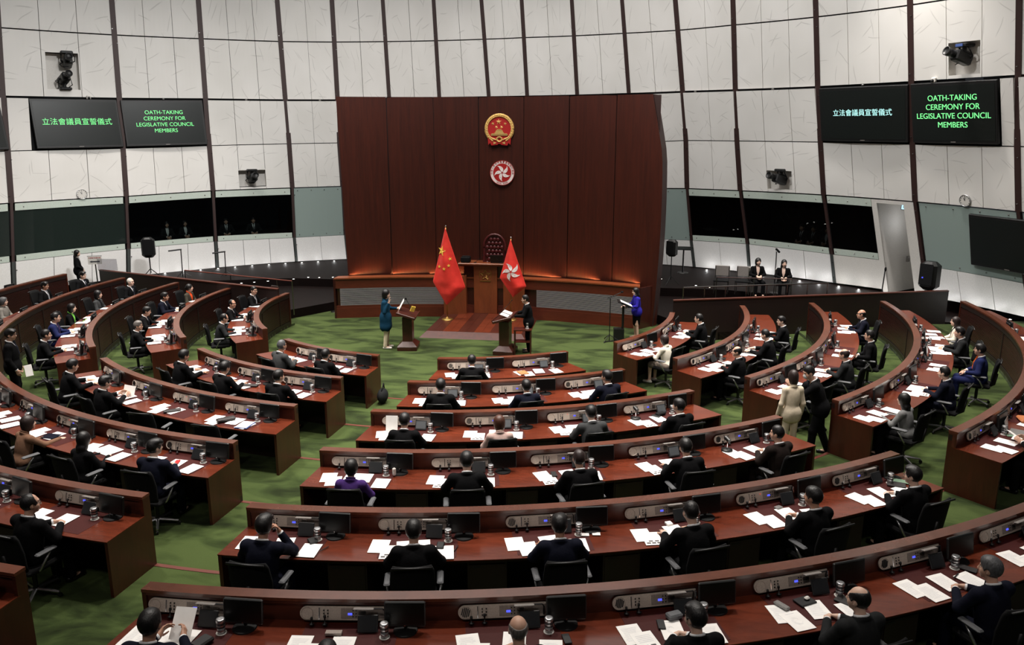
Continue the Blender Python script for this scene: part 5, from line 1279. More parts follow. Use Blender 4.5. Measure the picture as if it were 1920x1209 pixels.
# ------------------------------------------------------------------ desk equipment, one of each kind
def console_meshes(openg):
    m = MB().mat('taupe'); n = 12
    P = [(-.46 + .068 * cos(a), .068 * sin(a)) for a in [pi / 2 + pi * i / n for i in range(n + 1)]] + [(.36, -.068), (.36, .068)]
    m.prism(P[::-1], 0, .016, XZ); m.mat('taupe_dark').box((-.02, -.018, .0), (.2, .006, .1)).box((.24, -.018, .005), (.22, .006, .09))
    m.mat('chrome').box((-.335, -.02, 0), (.008, .01, .116)); m.mat('black_plastic')
    for x in (-.29, -.25, .0, .03):
        for z in (-.03, .0, .03): m.box((x, -.022, z), (.012, .006, .012))
    for i in range(6): m.box((.09, -.022, -.035 + .012 * i), (.07, .005, .004))
    g = MB().mat('taupe').lathe([(.001, .018), (.054, .018), (.058, .024), (.058, .0), (.001, .0)], 20, Matrix.Translation((-.455, 0, 0)) @ XZ)
    if openg:
        g.mat('black_plastic')
        for i in range(5): x = -.034 + .017 * i; g.box((-.455 + x, -.021, 0), (.011, .006, 2 * math.sqrt(max(0, .047 ** 2 - x * x))), Matrix.Translation((-.455, 0, 0)) @ Matrix.Rotation(.25, 4, 'Y') @ Matrix.Translation((.455, 0, 0)))
    d = MB().mat('display_blue').box((-.03, -.022, -.005), (.042, .004, .022)); r = MB().mat('led_red').box((-.16, -.021, .03), (.008, .004, .008))
    l = MB().mat('lamp_grey').box((.12, -.1, .075), (.2, .055, .014), bev=.005); l.mat('black_plastic').tube([(.22, -.1, .078), (.3, -.09, .075), (.32, -.05, .04), (.32, -.03, -.05)], .007, 6); l.mat('chrome').tube([(.35, -.035, -.02), (.35, -.035, .06)], .014, 8)
    k = []
    for x, h in ((-.4, .05), (-.27, .07)): k.append(MB().mat('black_plastic').lathe([(.001, 0), (.026, 0), (.026, .012), (.008, .018), (.008, h), (.014, h), (.012, h + .025), (.001, h + .03)], 10, Matrix.Translation((x, -.06, -.1))).mesh('microphone', True))
    return m.mesh('control_panel'), g.mesh('speaker_grille'), d.mesh('display'), r.mesh('indicator'), l.mesh('reading_lamp'), k
CON = [console_meshes(False), console_meshes(True)]
def add_console(sec, ring, a, openg, red):
    t, base = DESKS[(sec, ring)]; R = RAD[ring]; loc = Vector(pt(R + .118, a, FL[ring] + TOPZ + .105)) - base
    m, g, d, r, l, k = CON[openg]
    c = link('control_panel', m, t, loc, Euler((rad(-14), 0, rad(a)))); link('speaker_grille', g, c); link('display', d, c); link('reading_lamp', l, c)
    if red: link('indicator', r, c)
    for q in k: link('microphone', q, c)
def proto_monitor():
    t = thing('monitor', '', 'monitor'); m = MB().mat('black_plastic').box((0, 0, 0), (.4, .035, .25), bev=.01).box((0, .03, 0), (.26, .04, .16), bev=.01).mat('steel').box((0, -.019, -.112), (.012, .004, .012)); m.obj('housing', t, False, (0, 0, .185), (rad(-8), 0, 0))
    MB().mat('screen_black').box((0, -.0185, .008), (.37, .004, .205)).obj('screen', t, False, (0, 0, .185), (rad(-8), 0, 0))
    m = MB().mat('black_plastic').lathe([(.001, 0), (.12, 0), (.115, .012), (.03, .02), (.001, .02)], 18).tube([(0, .02, .01), (0, .04, .15)], .018, 8); m.obj('stand', t); return t
def proto_tablet(mat):
    t = thing('tablet', '', 'tablet'); M = Matrix.Translation((0, 0, .085)) @ Matrix.Rotation(rad(-28), 4, 'X')
    MB().mat('tablet_case').box((0, 0, 0), (.2, .014, .165), M, bev=.006).mat('tablet_case').box((0, .05, -.02), (.12, .012, .14), M @ Matrix.Rotation(rad(38), 4, 'X')).obj('case', t); MB().mat(mat).box((0, -.008, .003), (.165, .003, .125), M).obj('screen', t); return t
def proto_glass():
    t = thing('tumbler', '', 'tumbler'); t.scale = (1.2, 1.2, 1.25)
    MB().mat('aluminium').lathe([(.001, .006), (.031, .006), (.033, .055), (.001, .055)], 18).mat('glass_label').lathe([(.0335, .055), (.0335, .098)], 18, caps=False).mat('aluminium').lathe([(.0345, .07), (.0345, .08)], 18, caps=False).obj('cup', t, True)
    MB().mat('aluminium').lathe([(.001, .098), (.0355, .098), (.0365, .102), (.0365, .118), (.033, .126), (.027, .128), (.001, .123)], 18).obj('lid', t, True); MB().mat('white_paint').lathe([(.001, 0), (.043, 0), (.043, .006), (.001, .006)], 18).obj('coaster', t, True); return t
def proto_chair():
    t = thing('office_chair', '', 'chair')
    m = MB().mat('mesh_fabric'); n = 8; vs, fs = [], []
    for k, off in ((0, 0), (1, -.03)):
        for j in range(9):
            z = .5 + .5 * j / 8; w = .25 - .02 * abs(j - 4) / 4 + (.0 if j < 8 else -.02)
            for i in range(n + 1): x = -w + 2 * w * i / n; vs.append((x, -.27 - .07 * (j / 8) + .06 * (x / .25) ** 2 + off, z))
    q = 9 * (n + 1)
    for j in range(8):
        for i in range(n): a = j * (n + 1) + i; fs += [(a, a + 1, a + n + 2, a + n + 1)[::-1], (q + a, q + a + 1, q + a + n + 2, q + a + n + 1)]
    for i in range(n): fs += [(8 * (n + 1) + i, 8 * (n + 1) + i + 1, q + 8 * (n + 1) + i + 1, q + 8 * (n + 1) + i)[::-1], (i, i + 1, q + i + 1, q + i)]
    for j in range(8): fs += [(j * (n + 1), (j + 1) * (n + 1), q + (j + 1) * (n + 1), q + j * (n + 1))[::-1], (j * (n + 1) + n, (j + 1) * (n + 1) + n, q + (j + 1) * (n + 1) + n, q + j * (n + 1) + n)]
    m.add(vs, fs); m.mat('black_plastic').tube([(-.22, -.37, 1.0), (0, -.385, 1.005), (.22, -.37, 1.0)], .014, 6).tube([(0, -.33, .72), (0, -.3, .48), (0, -.18, .4)], .025, 8); m.obj('backrest', t, True)
    MB().mat('mesh_fabric').box((0, 0, .45), (.5, .48, .07), bev=.025).obj('seat', t)
    for s in (-1, 1):
        MB().mat('grey_pad').box((s * .295, -.02, .675), (.075, .27, .035), bev=.014).obj('armrest', t); MB().mat('aluminium').tube([(s * .295, .04, .66), (s * .3, -.04, .58), (s * .27, -.1, .46), (s * .18, -.08, .4)], .016, 8).obj('arm_support', t, True)
    MB().mat('black_plastic').tube([(0, 0, .08), (0, 0, .42)], .03, 8).box((0, 0, .4), (.26, .24, .05)).obj('column', t)
    for k in range(5):
        a = 2 * pi * k / 5 + .3; b = MB().mat('aluminium').tube([(.03 * cos(a), .03 * sin(a), .1), (.3 * cos(a), .3 * sin(a), .07)], [.024, .016], 6).mat('black_plastic').lathe([(.001, -.012), (.028, -.012), (.028, .012), (.001, .012)], 10, Matrix.Translation((.3 * cos(a), .3 * sin(a), .028)) @ Matrix.Rotation(a, 4, 'Z') @ XZ); b.obj('base_leg', t)
    return t
P_MON, P_TAB, P_TABD, P_GLS, P_CHR = proto_monitor(), proto_tablet('tablet_screen'), proto_tablet('tablet_dark'), proto_glass(), proto_chair()
USED = set()
def put(proto, loc, rz, label, group, cat=None):
    o = proto if proto.name not in USED else copy_tree(proto); 
    USED.add(proto.name); o.location = loc; o.rotation_euler = (0, 0, rz); o['label'] = label; o['group'] = group; return o
PAPERS = {}
def paper_mesh(kind):
    w, h = (.4, .29) if kind == 'blank' else (.22, .31); m = MB().mat('paper').box((0, 0, .001), (w, h, .002)); r = random.Random(kind)
    ink = 'ink_grey'
    if kind.startswith('photo'):
        m.mat('photo_print')
        for i in range(2): m.box((-.03 + .075 * i, -.062, .0022), (.05, .03, .0006))
        for i in range(3): m.box((-.065 + .063 * i, -.108, .0022), (.05, .034, .0006))
        m.mat('ink_grey')
        for i in range(5): m.box((0, .1 - .025 * i, .0022), (.15, .006, .0006))
    elif kind.startswith('text'):
        m.mat(ink)
        for i in range(12): m.box((-.01 + .02 * r.random() - .01, .1 - .018 * i, .0022), (.12 + .04 * r.random(), .004, .0006))
    elif kind.startswith('plan'):
        m.mat(ink)
        for i in range(6):
            a = .5 + i * .7; m.tube([(.07 * cos(a + .5 * k) * (.4 + .1 * k), .09 * sin(a + .5 * k) * (.4 + .1 * k), .0022) for k in range(5)], .0012, 3)
        m.box((0, .12, .0022), (.1, .006, .0006))
    return m.mesh('paper_sheet')
for k in ('photo', 'text', 'text2', 'plan', 'blank'): PAPERS[k] = paper_mesh(k)
NTH = ['first', 'second', 'third', 'fourth', 'fifth', 'sixth', 'seventh']
def seat_phrase(sec, ring, i):
    n = len(SEATS[(sec, ring)]); k = NTH[i]
    if sec in 'CL': return '%s place from left, %s row, %s' % (k, ORDN[ring], BLOCK[sec])
    return '%s place from the aisle, %s row, %s' % (k, ORDN[ring], BLOCK[sec])
def at_seat(ring, a, x, dr):        # x along the desk to the sitter's right, dr from the dais-side edge
    r = RAD[ring] + dr; ca, sa = cos(rad(a)), sin(rad(a)); q = pt(r, a)
    return (q[0] + x * ca, q[1] + x * sa)
# per-seat details: (papers as (kind, x, dr, rot)) ; default random
rng = random.Random(11)
# occupied seats: key -> person spec ; missing = empty chair
def S_(look, hair='short', hcol='hair_black', pose='clasped', dr=1.03, da=0., **k): return dict(look=look, hair=hair, hcol=hcol, pose=pose, dr=dr, da=da, **k)
LADY = dict(tie=None)
OCC = {
 ('C', 0, 0): S_('black suit and neat thinning hair', 'receding', jacket='suit_black'),
 ('C', 1, 0): S_('black suit and black hair'), ('C', 1, 1): S_('dark navy suit', jacket='suit_navy'), ('C', 1, 2): S_('navy suit, head turned left', jacket='suit_navy', pose='clasped_left'),
 ('C', 2, 0): S_('black suit', pose='reading'), ('C', 2, 1): S_('pale pink jacket with brown bobbed hair', 'bob', 'hair_brown', 'lady', jacket='jacket_pink', shirt='shirt_blush', **LADY), ('C', 2, 2): S_('grey suit and glasses', 'parted', jacket='suit_grey', glasses=True, pose='reading'), ('C', 2, 3): S_('black suit beside the aisle', 'short', pose='clasped_left', dr=1.15),
 ('C', 3, 0): S_('purple jacket with short black hair', 'pixie', pose='lady', jacket='jacket_purple', shirt='jacket_purple', **LADY), ('C', 3, 1): S_('black suit, papers beside the arm', pose='reading'), ('C', 3, 2): S_('black suit and cropped brown hair', 'crop', 'hair_dark_brown'), ('C', 3, 3): S_('black suit, head bent to papers', pose='reading'), ('C', 3, 4): S_('dark brown jacket, face in profile', 'crop', pose='clasped_left', jacket='suit_brown'),
 ('C', 4, 0): S_('navy suit, hand raised to the chin', 'parted', pose='chin', jacket='suit_navy', da=-.3), ('C', 4, 1): S_('black suit, both hands on papers', pose='reading'), ('C', 4, 2): S_('blue suit with thick black hair', 'parted', pose='reading', jacket='suit_navy', blue=1), ('C', 4, 3): S_('black suit and glossy hair', 'receding', pose='reading'), ('C', 4, 4): S_('black suit, hands folded left of papers', 'short', pose='clasped_left'), ('C', 4, 5): S_('black suit and red-rimmed glasses in profile', 'parted', pose='clasped_left', glasses=True),
 ('C', 5, 0): S_('black suit reading a raised sheet', pose='holding', jacket='suit_navy'), ('C', 5, 1): S_('dark hair only, cut off by the bottom edge', 'pixie', pose='lady', dr=1.22, da=0, **LADY), ('C', 5, 2): S_('black suit and shaved head', 'bald', 'hair_grey', pose='clasped'), ('C', 5, 3): S_('black suit, hands clasped high', 'parted', pose='clasped_left'), ('C', 5, 4): S_('charcoal suit and balding crown', 'balding', pose='clasped_left', jacket='suit_charcoal', dr=1.12), ('C', 5, 5): S_('dark suit and grey hair, looking up left', 'short', 'hair_silver', 'clasped_left', jacket='suit_navy', dr=1.1),
 ('L', 0, 0): S_('grey suit and greying hair', 'crop', 'hair_silver', 'clasped', jacket='suit_grey', da=-.6), ('L', 0, 1): S_('black suit'),
 ('L', 1, 0): S_('black suit, papers in hand', pose='reading'), ('L', 1, 1): S_('black suit, head bowed', pose='reading'), ('L', 1, 2): S_('black suit beside the aisle', pose='clasped_right'),
 ('L', 2, 0): S_('black suit, arm stretched over papers', pose='reading'), ('L', 2, 1): S_('black suit holding an upright sheet', 'parted', pose='holding', glasses=True),
 ('L', 3, 2): S_('brown jacket with dark bobbed hair', 'bob', 'hair_dark_brown', 'lady_reach', jacket='jacket_brown', shirt='jacket_brown', **LADY), ('L', 3, 3): S_('black jacket with long black hair', 'long', pose='lady', jacket='suit_black', shirt='shirt_black', **LADY), ('L', 3, 4): S_('navy suit and glasses', 'parted', pose='clasped_right', jacket='suit_navy', glasses=True),
 ('L', 4, 1): S_('dark suit with hand on the papers', pose='reading'), ('L', 4, 2): S_('black suit and rimless glasses', 'receding', pose='clasped_right', glasses=True),
 ('G', 0, 0): S_('charcoal suit gesturing with both hands', 'receding', pose='reading', jacket='suit_charcoal', glasses=True), ('G', 0, 1): S_('black suit and glasses', 'receding', pose='clasped_right', glasses=True, dr=.9), ('G', 0, 2): S_('black suit with striped tie, facing the seats', 'crop', pose='clasped_right', dr=.9, tie='tie_silver', glasses=True),
 ('G', 1, 0): S_('black suit and silver grey hair', 'short', 'hair_grey', 'clasped_right', glasses=True), ('G', 1, 1): S_('black suit, head lowered over papers', pose='reading'), ('G', 1, 2): S_('navy suit and glasses', pose='clasped', jacket='suit_navy', glasses=True), ('G', 1, 3): S_('olive jacket over an orange scarf', 'updo', pose='lady_left', jacket='jacket_olive', shirt='shirt_orange', **LADY),
 ('G', 2, 0): S_('black suit and tortoiseshell glasses', 'crop', pose='clasped', glasses=True), ('G', 2, 1): S_('bright navy suit and purple tie', 'crop', jacket='suit_blue', tie='tie_purple', glasses=True), ('G', 2, 2): S_('black jacket over a lime green blouse', 'bob', pose='lady', jacket='suit_black', shirt='shirt_green', **LADY), ('G', 2, 3): S_('grey jacket with a white lanyard', 'bob', pose='lady_upright', jacket='suit_grey', shirt='shirt_black', **LADY), ('G', 2, 4): S_('black coat and white hair', 'receding', 'hair_white', 'upright', jacket='suit_black', glasses=True),
 ('G', 3, 2): S_('grey sweater and short wavy hair', 'pixie', 'hair_silver', 'lady_upright', jacket='sweater_grey', shirt='sweater_grey', glasses=True, **LADY), ('G', 3, 3): S_('black suit and silver tie', 'parted', pose='upright', tie='tie_silver', glasses=True), ('G', 3, 4): S_('black suit and glasses below the standing usher', 'parted', pose='upright', glasses=True), 
 ('R', 0, 0): S_('white jacket and grey skirt', 'bob', 'hair_dark_brown', 'lady', jacket='jacket_white', shirt='jacket_white', skirt='skirt_grey', shoes='shoe_white', **LADY), ('R', 0, 1): S_('black suit and glasses in profile', 'crop', pose='clasped', glasses=True),
 ('R', 1, 0): S_('black suit with receding hair', 'balding', pose='clasped_left'), ('R', 1, 1): S_('black suit, hands near the face', 'crop', pose='reading'), ('R', 1, 2): S_('black suit and glasses', pose='clasped_left', glasses=True),
 ('R', 2, 0): S_('black suit, hidden behind the masked attendant', 'receding', pose='clasped'), ('R', 2, 1): S_('charcoal suit leaning on an elbow', 'balding', 'hair_dark_brown', 'clasped', jacket='suit_charcoal'), ('R', 2, 2): S_('dark suit and glasses, leaning back', 'crop', pose='upright', dr=1.1, glasses=True), ('R', 2, 3): S_('navy suit, bald head and glasses', 'bald', pose='clasped', jacket='suit_navy', glasses=True),
 ('R', 3, 0): S_('grey jacket with long black hair', 'long', pose='lady', jacket='jacket_grey', shirt='jacket_grey', **LADY), ('R', 3, 1): S_('dark suit holding a white card', 'crop', pose='clasped', jacket='suit_navy'), ('R', 3, 2): S_('blue suit and orange tie, seated back from desk', 'short', pose='upright', jacket='suit_blue', tie='tie_orange', dr=1.32, da=.4, glasses=True), ('R', 3, 3): S_('dark suit with hands over papers', 'short', pose='clasped', jacket='suit_charcoal'), ('R', 3, 4): S_('white jacket and black neck bow', 'long', 'hair_dark_brown', 'lady_upright', jacket='jacket_white', shirt='shirt_black', dr=1.08, **LADY),
 ('R', 4, 0): S_('dark suit turning white pages', 'short', pose='holding', dr=1.15)}
NOCHAIR = {('C', 0, 1)}
sidx = 0
for (sec, ring), angs in SEATS.items():
    for i, a in enumerate(angs):
        z = FL[ring] + TOPZ + .0026; ph = seat_phrase(sec, ring, i); sidx += 1
        far_g = sec == 'G' and ring == 4
        add_console(sec, ring, a, rng.random() < .55, rng.random() < .15)
        x, y = at_seat(ring, a, .53, .25); put(P_MON, (x, y, z), rad(a) + rng.uniform(-.06, .06), 'black flat monitor, ' + ph, 'desk monitors')
        x, y = at_seat(ring, a, .17, .27); lit = sec == 'C' and (ring < 3 or (ring, i) == (3, 3)); put(P_TAB if lit else P_TABD, (x, y, z), rad(a) + rng.uniform(-.08, .08), 'tilted black touch screen, ' + ph, 'desk touch screens')
        if not far_g: x, y = at_seat(ring, a, .345, .36); put(P_GLS, (x, y, z), rng.uniform(0, 6), 'silver-lidded glass tumbler, ' + ph, 'lidded tumblers')
        spec = OCC.get((sec, ring, i))
        # papers
        if not far_g:
            kinds = [(rng.choice(('text', 'text2')), -.45, .5, 'far left white sheet'), (rng.choice(('photo', 'plan', 'photo', 'text2')), -.34, .635, 'near left white sheet'), (rng.choice(('text', 'plan')), -.02, .52, 'middle white sheet')]
            if rng.random() < .75: kinds.append((rng.choice(('text2', 'plan', 'text')), .31, .64, 'right white sheet'))
            if rng.random() < .25: kinds[2] = ('blank', -.06, .5, 'large middle white sheet')
            for j, (k, px, pr_d, w) in enumerate(kinds):
                x, y = at_seat(ring, a, px + rng.uniform(-.03, .03), pr_d + rng.uniform(-.02, .02)); o = link('paper_sheet', PAPERS[k], None, (x, y, z + .0036 + .0024 * j), rad(a) + rng.uniform(-.16, .16))
                tag(o, '%s, %s' % (w, ph), 'paper', 'meeting papers')
        # chair and sitter
        cdr = (spec['dr'] if spec else 1.0 + rng.uniform(-.03, .06)); ca = a + (spec['da'] if spec else 0)
        turn = rng.uniform(-.08, .08) if spec else rng.uniform(-.35, .35)
        if (sec, ring, i) not in NOCHAIR:
            x, y = at_seat(ring, ca, 0, cdr); put(P_CHR, (x, y, FL[ring] + .001), rad(ca) + turn, ('black office chair in use, ' if spec else 'empty black office chair, ') + ph, 'office chairs')
        if spec:
            s = dict(spec); look, pose, hair, hcol = s.pop('look'), s.pop('pose'), s.pop('hair'), s.pop('hcol'); s.pop('dr'); s.pop('da'); s.pop('blue', 0)
            lady = POSES[pose]['female']; x, y = at_seat(ring, ca, 0, cdr - .04)
            s.setdefault('skin', rng.choice(('skin', 'skin', 'skin_light', 'skin_tan')) if not lady else 'skin_light')
            s.setdefault('legs', s.get('jacket', 'suit_black') if s.get('jacket', 'suit_black').startswith('suit') else 'suit_black')
            lab = 'person in %s, %s' % (look, ph); w = lab.split()
            if len(w) > 16: lab = 'person in %s, %s' % (look, ph.replace(' from left', '').replace(' from the aisle', '').replace('place, ', 'place, ')); 
            if len(lab.split()) > 16: lab = 'person in %s, %s' % (look, '%s row, %s' % (ORDN[ring], BLOCK[sec]))
            person(lab, pose, (x, y, FL[ring] + .001), rad(ca) + turn, hair, hcol, scale=.95 if lady else 1.0 + rng.uniform(-.02, .03), **s)

# ------------------------------------------------------------------ people on their feet and on the ramp
person('person in a long teal coat and cream trousers, right hand raised, taking oath', 'oath', (-2.08, -1.38, 0), -pi / 2 + .1, 'bob', jacket='jacket_teal', shirt='jacket_teal', tie=None, legs='trousers_cream', shoes='shoe_white', skin='skin_light', scale=.99)
sheet((-1.62, -1.33, 1.28), .21, .3, Euler((rad(62), rad(8), -pi / 2 + .3)), 'white oath sheet held up by the person in the teal coat')
person('person in black suit and glasses standing at the right lectern', 'at_lectern', (1.98, -1.2, 0), pi / 2 + .12, 'crop', glasses=True, scale=.95)
person('person in royal blue jacket and black skirt standing at the music stand', 'lady_lectern', (4.98, .78, 0), pi / 2 + .35, 'long', jacket='jacket_royal', shirt='jacket_royal', tie=None, skirt='suit_black', shoes='skirt_grey', skin='skin_light', scale=.9)
person('person in black standing by the left white wall, hands folded', 'usher', (-14.95, 3.2, .3), -pi / 2 + .5, 'long', jacket='suit_black', shirt='shirt_grey', tie=None, skin='skin_light', scale=.94)
person('person in cream suit standing in right aisle, seen from behind', 'lady_standing', (7.6, -8.68, FL[2]), .25, 'bob', 'hair_dark_brown', jacket='jacket_cream', shirt='jacket_cream', tie=None, legs='jacket_cream', shoes='shoe_white', skin='skin_light', scale=(.84, .9, .98))
person('masked person in black suit bending and pointing beside the cream suit', 'bending', (8.17, -8.35, FL[2]), rad(82), 'crop', mask=True, scale=1.0)
person('person in black suit standing in the left aisle at picture edge', 'standing', (-8.0, -8.3, FL[3]), -pi / 2 + .55, 'parted', glasses=True, scale=1.0)
sheet((-7.72, -8.22, 1.12), .15, .24, Euler((rad(80), 0, 1.1)), 'white sheet hanging from the hand of the person in left aisle')
for x, y, rz, h, lab in ((9.05, 5.0, pi + .12, 'bob', 'seated usher in black with bobbed hair, on the right ramp'), (9.85, 4.75, pi - .05, 'long', 'seated usher in black with long hair, on the right ramp')):
    person(lab, 'lady_upright', (x, y, .6), rz, h, jacket='suit_black', shirt='shirt_blush', tie=None, legs='suit_black', skin='skin_light', scale=.97)
    side_chair((x, y, .6), rz, 'dark chair under the usher with %s' % ('bobbed hair' if h == 'bob' else 'long hair'))
# watchers in the dark rooms behind the glass, with weak point lights added to make them visible
for a, b in (('L1', 'L2'), ('L2', 'L3'), ('R1', 'R2')):
    p = bay_pt(a, b, 'B', 'A', .5, .7, -.9); l = bpy.data.lights.new('watcher_fill', 'POINT'); l.energy = 2.2; l.shadow_soft_size = .1; o = bpy.data.objects.new('watcher_fill', l); COL.objects.link(o); o.location = p
for k, (a, b, u, h, lab) in enumerate((('L1', 'L2', .55, 'bob', 'dim watcher behind the second left window, near its middle'), ('L1', 'L2', .75, 'long', 'dim watcher behind the second left window, at its right'), ('L2', 'L3', .22, 'parted', 'dim watcher with white shirt behind the third left window'), ('L2', 'L3', .55, 'short', 'dim watcher at the middle of the third left window'), ('R1', 'R2', .42, 'short', 'dim watcher behind the right window, left of the dim group'), ('R1', 'R2', .55, 'parted', 'dim watcher behind the right window, middle of the dim group'), ('R1', 'R2', .7, 'bob', 'dim watcher behind the right window, right of the dim group'))):
    p = Vector(bay_pt(a, b, 'B', 'A', u, -.25, -1.3)); ph = (RIB[a][4][0] + RIB[b][4][0]) / 2
    person(lab, 'upright' if h in ('short', 'parted') else 'lady_upright', p, pi - rad(ph), h, jacket='suit_charcoal', tie=None if h in ('bob', 'long') else 'tie_dark')

# ------------------------------------------------------------------ small things on the desks
def on_desk(sec, ring, i, x, dr): 
    a = SEATS[(sec, ring)][i]; q = at_seat(ring, a, x, dr); return Vector((q[0], q[1], FL[ring] + TOPZ + .011)), rad(a)
def small(kind, mat, dims, sec, ring, i, x, dr, rot, label, cat, bev=.004, lift=0):
    p, a = on_desk(sec, ring, i, x, dr); m = MB().mat(mat).box((0, 0, dims[2] / 2), dims, bev=bev); return tag(m.obj(kind, None, False, p + Vector((0, 0, lift)), a + rot), label, cat)
small('phone', 'black_plastic', (.075, .15, .012), 'C', 5, 2, .5, .5, .1, 'black phone right of the shaved head in the rear centre row', 'phone')
small('phone', 'black_plastic', (.075, .15, .012), 'C', 5, 3, -.12, .42, -.2, 'black phone lying on the white sheet, fourth place, rear centre row', 'phone', lift=.006)
small('gadget_pouch', 'grey_pad', (.16, .1, .06), 'C', 5, 3, .05, .33, .2, 'grey bundle of folded cards, fourth place, rear centre row', 'pouch', .015)
small('card_box', 'taupe_dark', (.16, .06, .03), 'C', 5, 1, -.15, .33, 0, 'small grey box before the dark hair at the bottom edge', 'box')
small('earphone_case', 'white_paint', (.06, .045, .03), 'C', 5, 4, -.05, .36, .3, 'white earphone case on a black book, fifth place, rear row', 'case', .012, .02)
small('notebook', 'black_plastic', (.2, .14, .018), 'C', 5, 4, -.08, .37, .15, 'black notebook under the white earphone case', 'notebook')
small('glasses_case', 'laptop_grey', (.07, .17, .03), 'C', 5, 4, -.36, .38, .3, 'grey metal case left of the black notebook, rear row', 'case', .01)
small('notebook', 'leather_case', (.15, .3, .015), 'C', 5, 4, .36, .52, .5, 'dark leather notebook right of the tumbler, fifth place, rear row', 'notebook')
small('notebook', 'leather_case', (.1, .22, .015), 'C', 5, 5, .45, .42, .5, 'dark leather notebook before the grey-haired person, rear row', 'notebook')
small('pen', 'pen', (.012, .14, .01), 'C', 5, 5, .2, .5, -1.2, 'black pen lying on a white sheet before the grey-haired person', 'pen', .003, .008)
small('wallet', 'black_plastic', (.1, .14, .025), 'C', 4, 0, .3, .42, .6, 'black wallet beside the person with hand at chin', 'wallet', .008)
small('wallet', 'black_plastic', (.09, .15, .025), 'C', 4, 1, .26, .5, -.05, 'black wallet right of the second person, fifth centre row', 'wallet', .008)
small('pen', 'pen', (.01, .14, .01), 'C', 4, 0, .5, .58, -.5, 'black pen on the desk right of the hand-at-chin person', 'pen', .003)
small('pen', 'pen', (.01, .14, .01), 'C', 4, 1, .45, .56, -.3, 'black pen right of the black wallet, fifth centre row', 'pen', .003)
for k, (x, l) in enumerate(((.42, 'small white card with red print right of the blue suit'), (.56, 'small white printed card, further right of the blue suit'))): small('card', 'paper', (.1, .07, .004), 'C', 4, 2, x, .38, -.15, l, 'card', .001)
small('note_pad', 'paper', (.08, .08, .03), 'C', 4, 3, -.02, .34, .1, 'white block of notes before the fourth person, fifth centre row', 'pad')
small('phone', 'laptop_grey', (.1, .07, .02), 'C', 4, 4, -.02, .34, .2, 'grey phone below the console, fifth place, fifth centre row', 'phone')
small('notebook', 'leather_case', (.16, .24, .02), 'C', 4, 5, .36, .45, .7, 'black notebook at the right end of the fifth centre row', 'notebook')
small('green_folder', 'green_slip', (.12, .2, .012), 'C', 4, 5, .52, .4, .7, 'dark green slip beside the tumbler, right end, fifth centre row', 'slip')
small('clipboard', 'blue_folder', (.24, .32, .012), 'L', 2, 3, .28, .62, .15, 'blue clipboard at the aisle end, third row of left block', 'clipboard'); small('paper_pad', 'paper', (.21, .297, .01), 'L', 2, 3, .28, .62, .15, 'white pad on the blue clipboard in the left block', 'paper', .001, .012)
small('leather_folder', 'leather_case', (.12, .32, .05), 'L', 2, 3, -.18, .55, -.6, 'black leather folder lying on papers, last place, third left row', 'folder', .012, .012)
small('leather_folder', 'leather_case', (.1, .3, .03), 'L', 2, 2, -.02, .58, -.6, 'thin black folder between sheets, third place, third left row', 'folder', .01, .008)
small('notebook', 'leather_case', (.34, .12, .03), 'L', 1, 1, .34, .58, .45, 'closed black case before the bowed person, second left row', 'notebook', .008)
small('tablet_cover', 'suit_navy', (.26, .2, .012), 'L', 3, 2, -.02, .55, .3, 'dark blue tablet cover before the brown jacket, fourth left row', 'cover')
small('phone', 'emblem_red', (.07, .15, .012), 'L', 3, 4, -.02, .5, .4, 'red phone on the white sheet, aisle place, fourth left row', 'phone', .008, .01)
small('phone', 'black_plastic', (.08, .16, .012), 'C', 2, 3, -.02, .4, .5, 'black phone between the sheets, aisle end, third centre row', 'phone', .004, .006)
small('purse', 'black_soft', (.2, .1, .05), 'C', 2, 3, .1, .36, .2, 'black pouch left of the tumbler, aisle end, third centre row', 'pouch', .015)
small('phone', 'black_plastic', (.08, .16, .012), 'C', 3, 2, -.26, .5, -.05, 'black phone on the white sheets, third place, fourth centre row', 'phone', .004, .01)
small('booklet', 'carton', (.2, .26, .006), 'C', 0, 1, -.42, .55, .12, 'orange and white booklet on the unoccupied front centre place', 'booklet', .001, .01)
small('book', 'carton', (.3, .24, .05), 'R', 4, 1, -.25, .42, .5, 'brown leather pouch on the right edge desk, fifth right row', 'pouch', .02)
small('slip', 'green_slip', (.1, .2, .004), 'R', 4, 0, .38, .48, .7, 'green slip beside turned pages on the right edge desk', 'slip', .001)
small('jar', 'white_paint', (.05, .05, .13), 'C', 3, 0, .47, .38, 0, 'white bottle right of the tumbler by the purple jacket', 'bottle', .018)
small('device', 'black_plastic', (.13, .2, .05), 'C', 5, 0, .25, .56, -.4, 'black recorder beside the person reading a raised sheet', 'recorder', .015)
for sec, ring, i, x, dr, lab in (('C', 2, 3, -.42, .36, 'desk microphone on a round base, aisle end of third centre row'), ('C', 3, 4, -.46, .36, 'desk microphone on a round base, aisle end of fourth centre row')):
    p, a = on_desk(sec, ring, i, x, dr); t = thing('desk_microphone', lab, 'microphone', p, a); MB().mat('black_plastic').lathe([(.001, 0), (.09, 0), (.088, .02), (.02, .03), (.001, .03)], 20).obj('base', t, True); MB().mat('chrome').tube([(0, 0, .03), (0, 0, .17)], .008, 6).obj('stem', t); MB().mat('black_plastic').tube([(0, .05, .2), (0, -.05, .17)], .034, 8).obj('head', t)
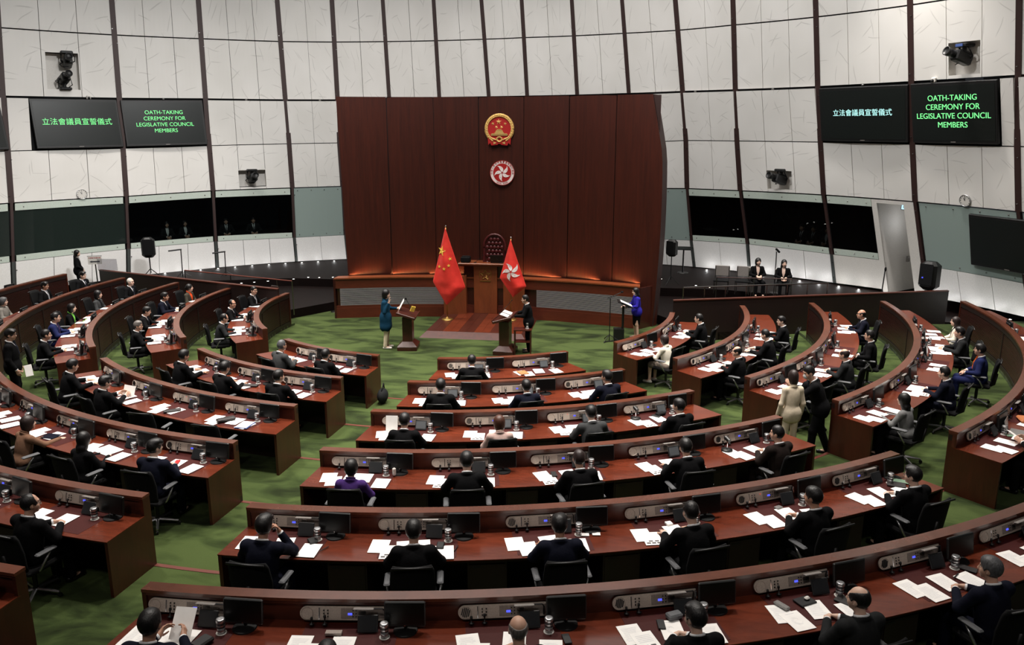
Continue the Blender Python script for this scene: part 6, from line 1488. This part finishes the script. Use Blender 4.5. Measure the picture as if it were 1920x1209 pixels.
# sheets being held
p, a = on_desk('C', 5, 0, .02, .46); sheet(p + Vector((0, 0, .14)), .21, .3, Euler((rad(50), 0, a)), 'raised white sheet being read at the first place, rear centre row')
p, a = on_desk('L', 2, 1, .02, .5); sheet(p + Vector((0, 0, .13)), .3, .21, Euler((rad(68), 0, a + .2)), 'upright white sheet being read, second place, third left row')
p, a = on_desk('C', 2, 0, -.3, .45); sheet(p + Vector((0, 0, .15)), .2, .3, Euler((rad(75), 0, a)), 'upright white sheet left of the first person, third centre row')
p, a = on_desk('R', 4, 0, .1, .62); sheet(p + Vector((0, 0, .1)), .21, .3, Euler((rad(25), rad(20), a)), 'white page being turned at the right edge desk')
# laptop on the right edge desk
p, a = on_desk('R', 4, 0, .55, .38); t = thing('laptop', 'open grey laptop on the right edge desk, fifth right row', 'laptop', p, a + .2); MB().mat('laptop_grey').box((0, -.1, .008), (.32, .22, .014), bev=.004).obj('base', t); MB().mat('laptop_grey').box((0, .05, .11), (.32, .012, .22), Matrix.Rotation(rad(-8), 4, 'X'), bev=.004).obj('screen', t)
# closed lid computer seen on two front desks
for sec, ring, i, lab in (('R', 1, 2, 'open black laptop, far place of the second right row'), ('R', 1, 1, 'open black laptop, middle place of the second right row')):
    p, a = on_desk(sec, ring, i, -.15, .5); t = thing('laptop', lab, 'laptop', p, a + .1); MB().mat('black_plastic').box((0, -.1, .008), (.34, .22, .014), bev=.004).obj('base', t); MB().mat('black_plastic').box((0, .05, .11), (.34, .012, .23), Matrix.Rotation(rad(-12), 4, 'X'), bev=.004).obj('screen', t)
p = Vector((1.97, -1.38, .716)); o = put(P_GLS, p, 0, 'silver-lidded glass tumbler on the side table by right lectern', 'lidded tumblers')
# bag at the aisle end of the left front desk
t = thing('shoulder_bag', 'dark grey bag slumped at aisle end of left front desk', 'bag', (-.68, -6.25, .08)); MB().mat('suit_charcoal').ball((0, 0, .17), (.12, .2, .17)).obj('body', t, True); MB().mat('black_soft').tube([(0, -.14, .25), (.03, 0, .46), (0, .14, .25)], .015, 6).obj('strap', t, True)
for o in (P_MON, P_TAB, P_TABD, P_GLS, P_CHR):
    if o.name not in USED: 
        for c in list(o.children): bpy.data.objects.remove(c)
        bpy.data.objects.remove(o)
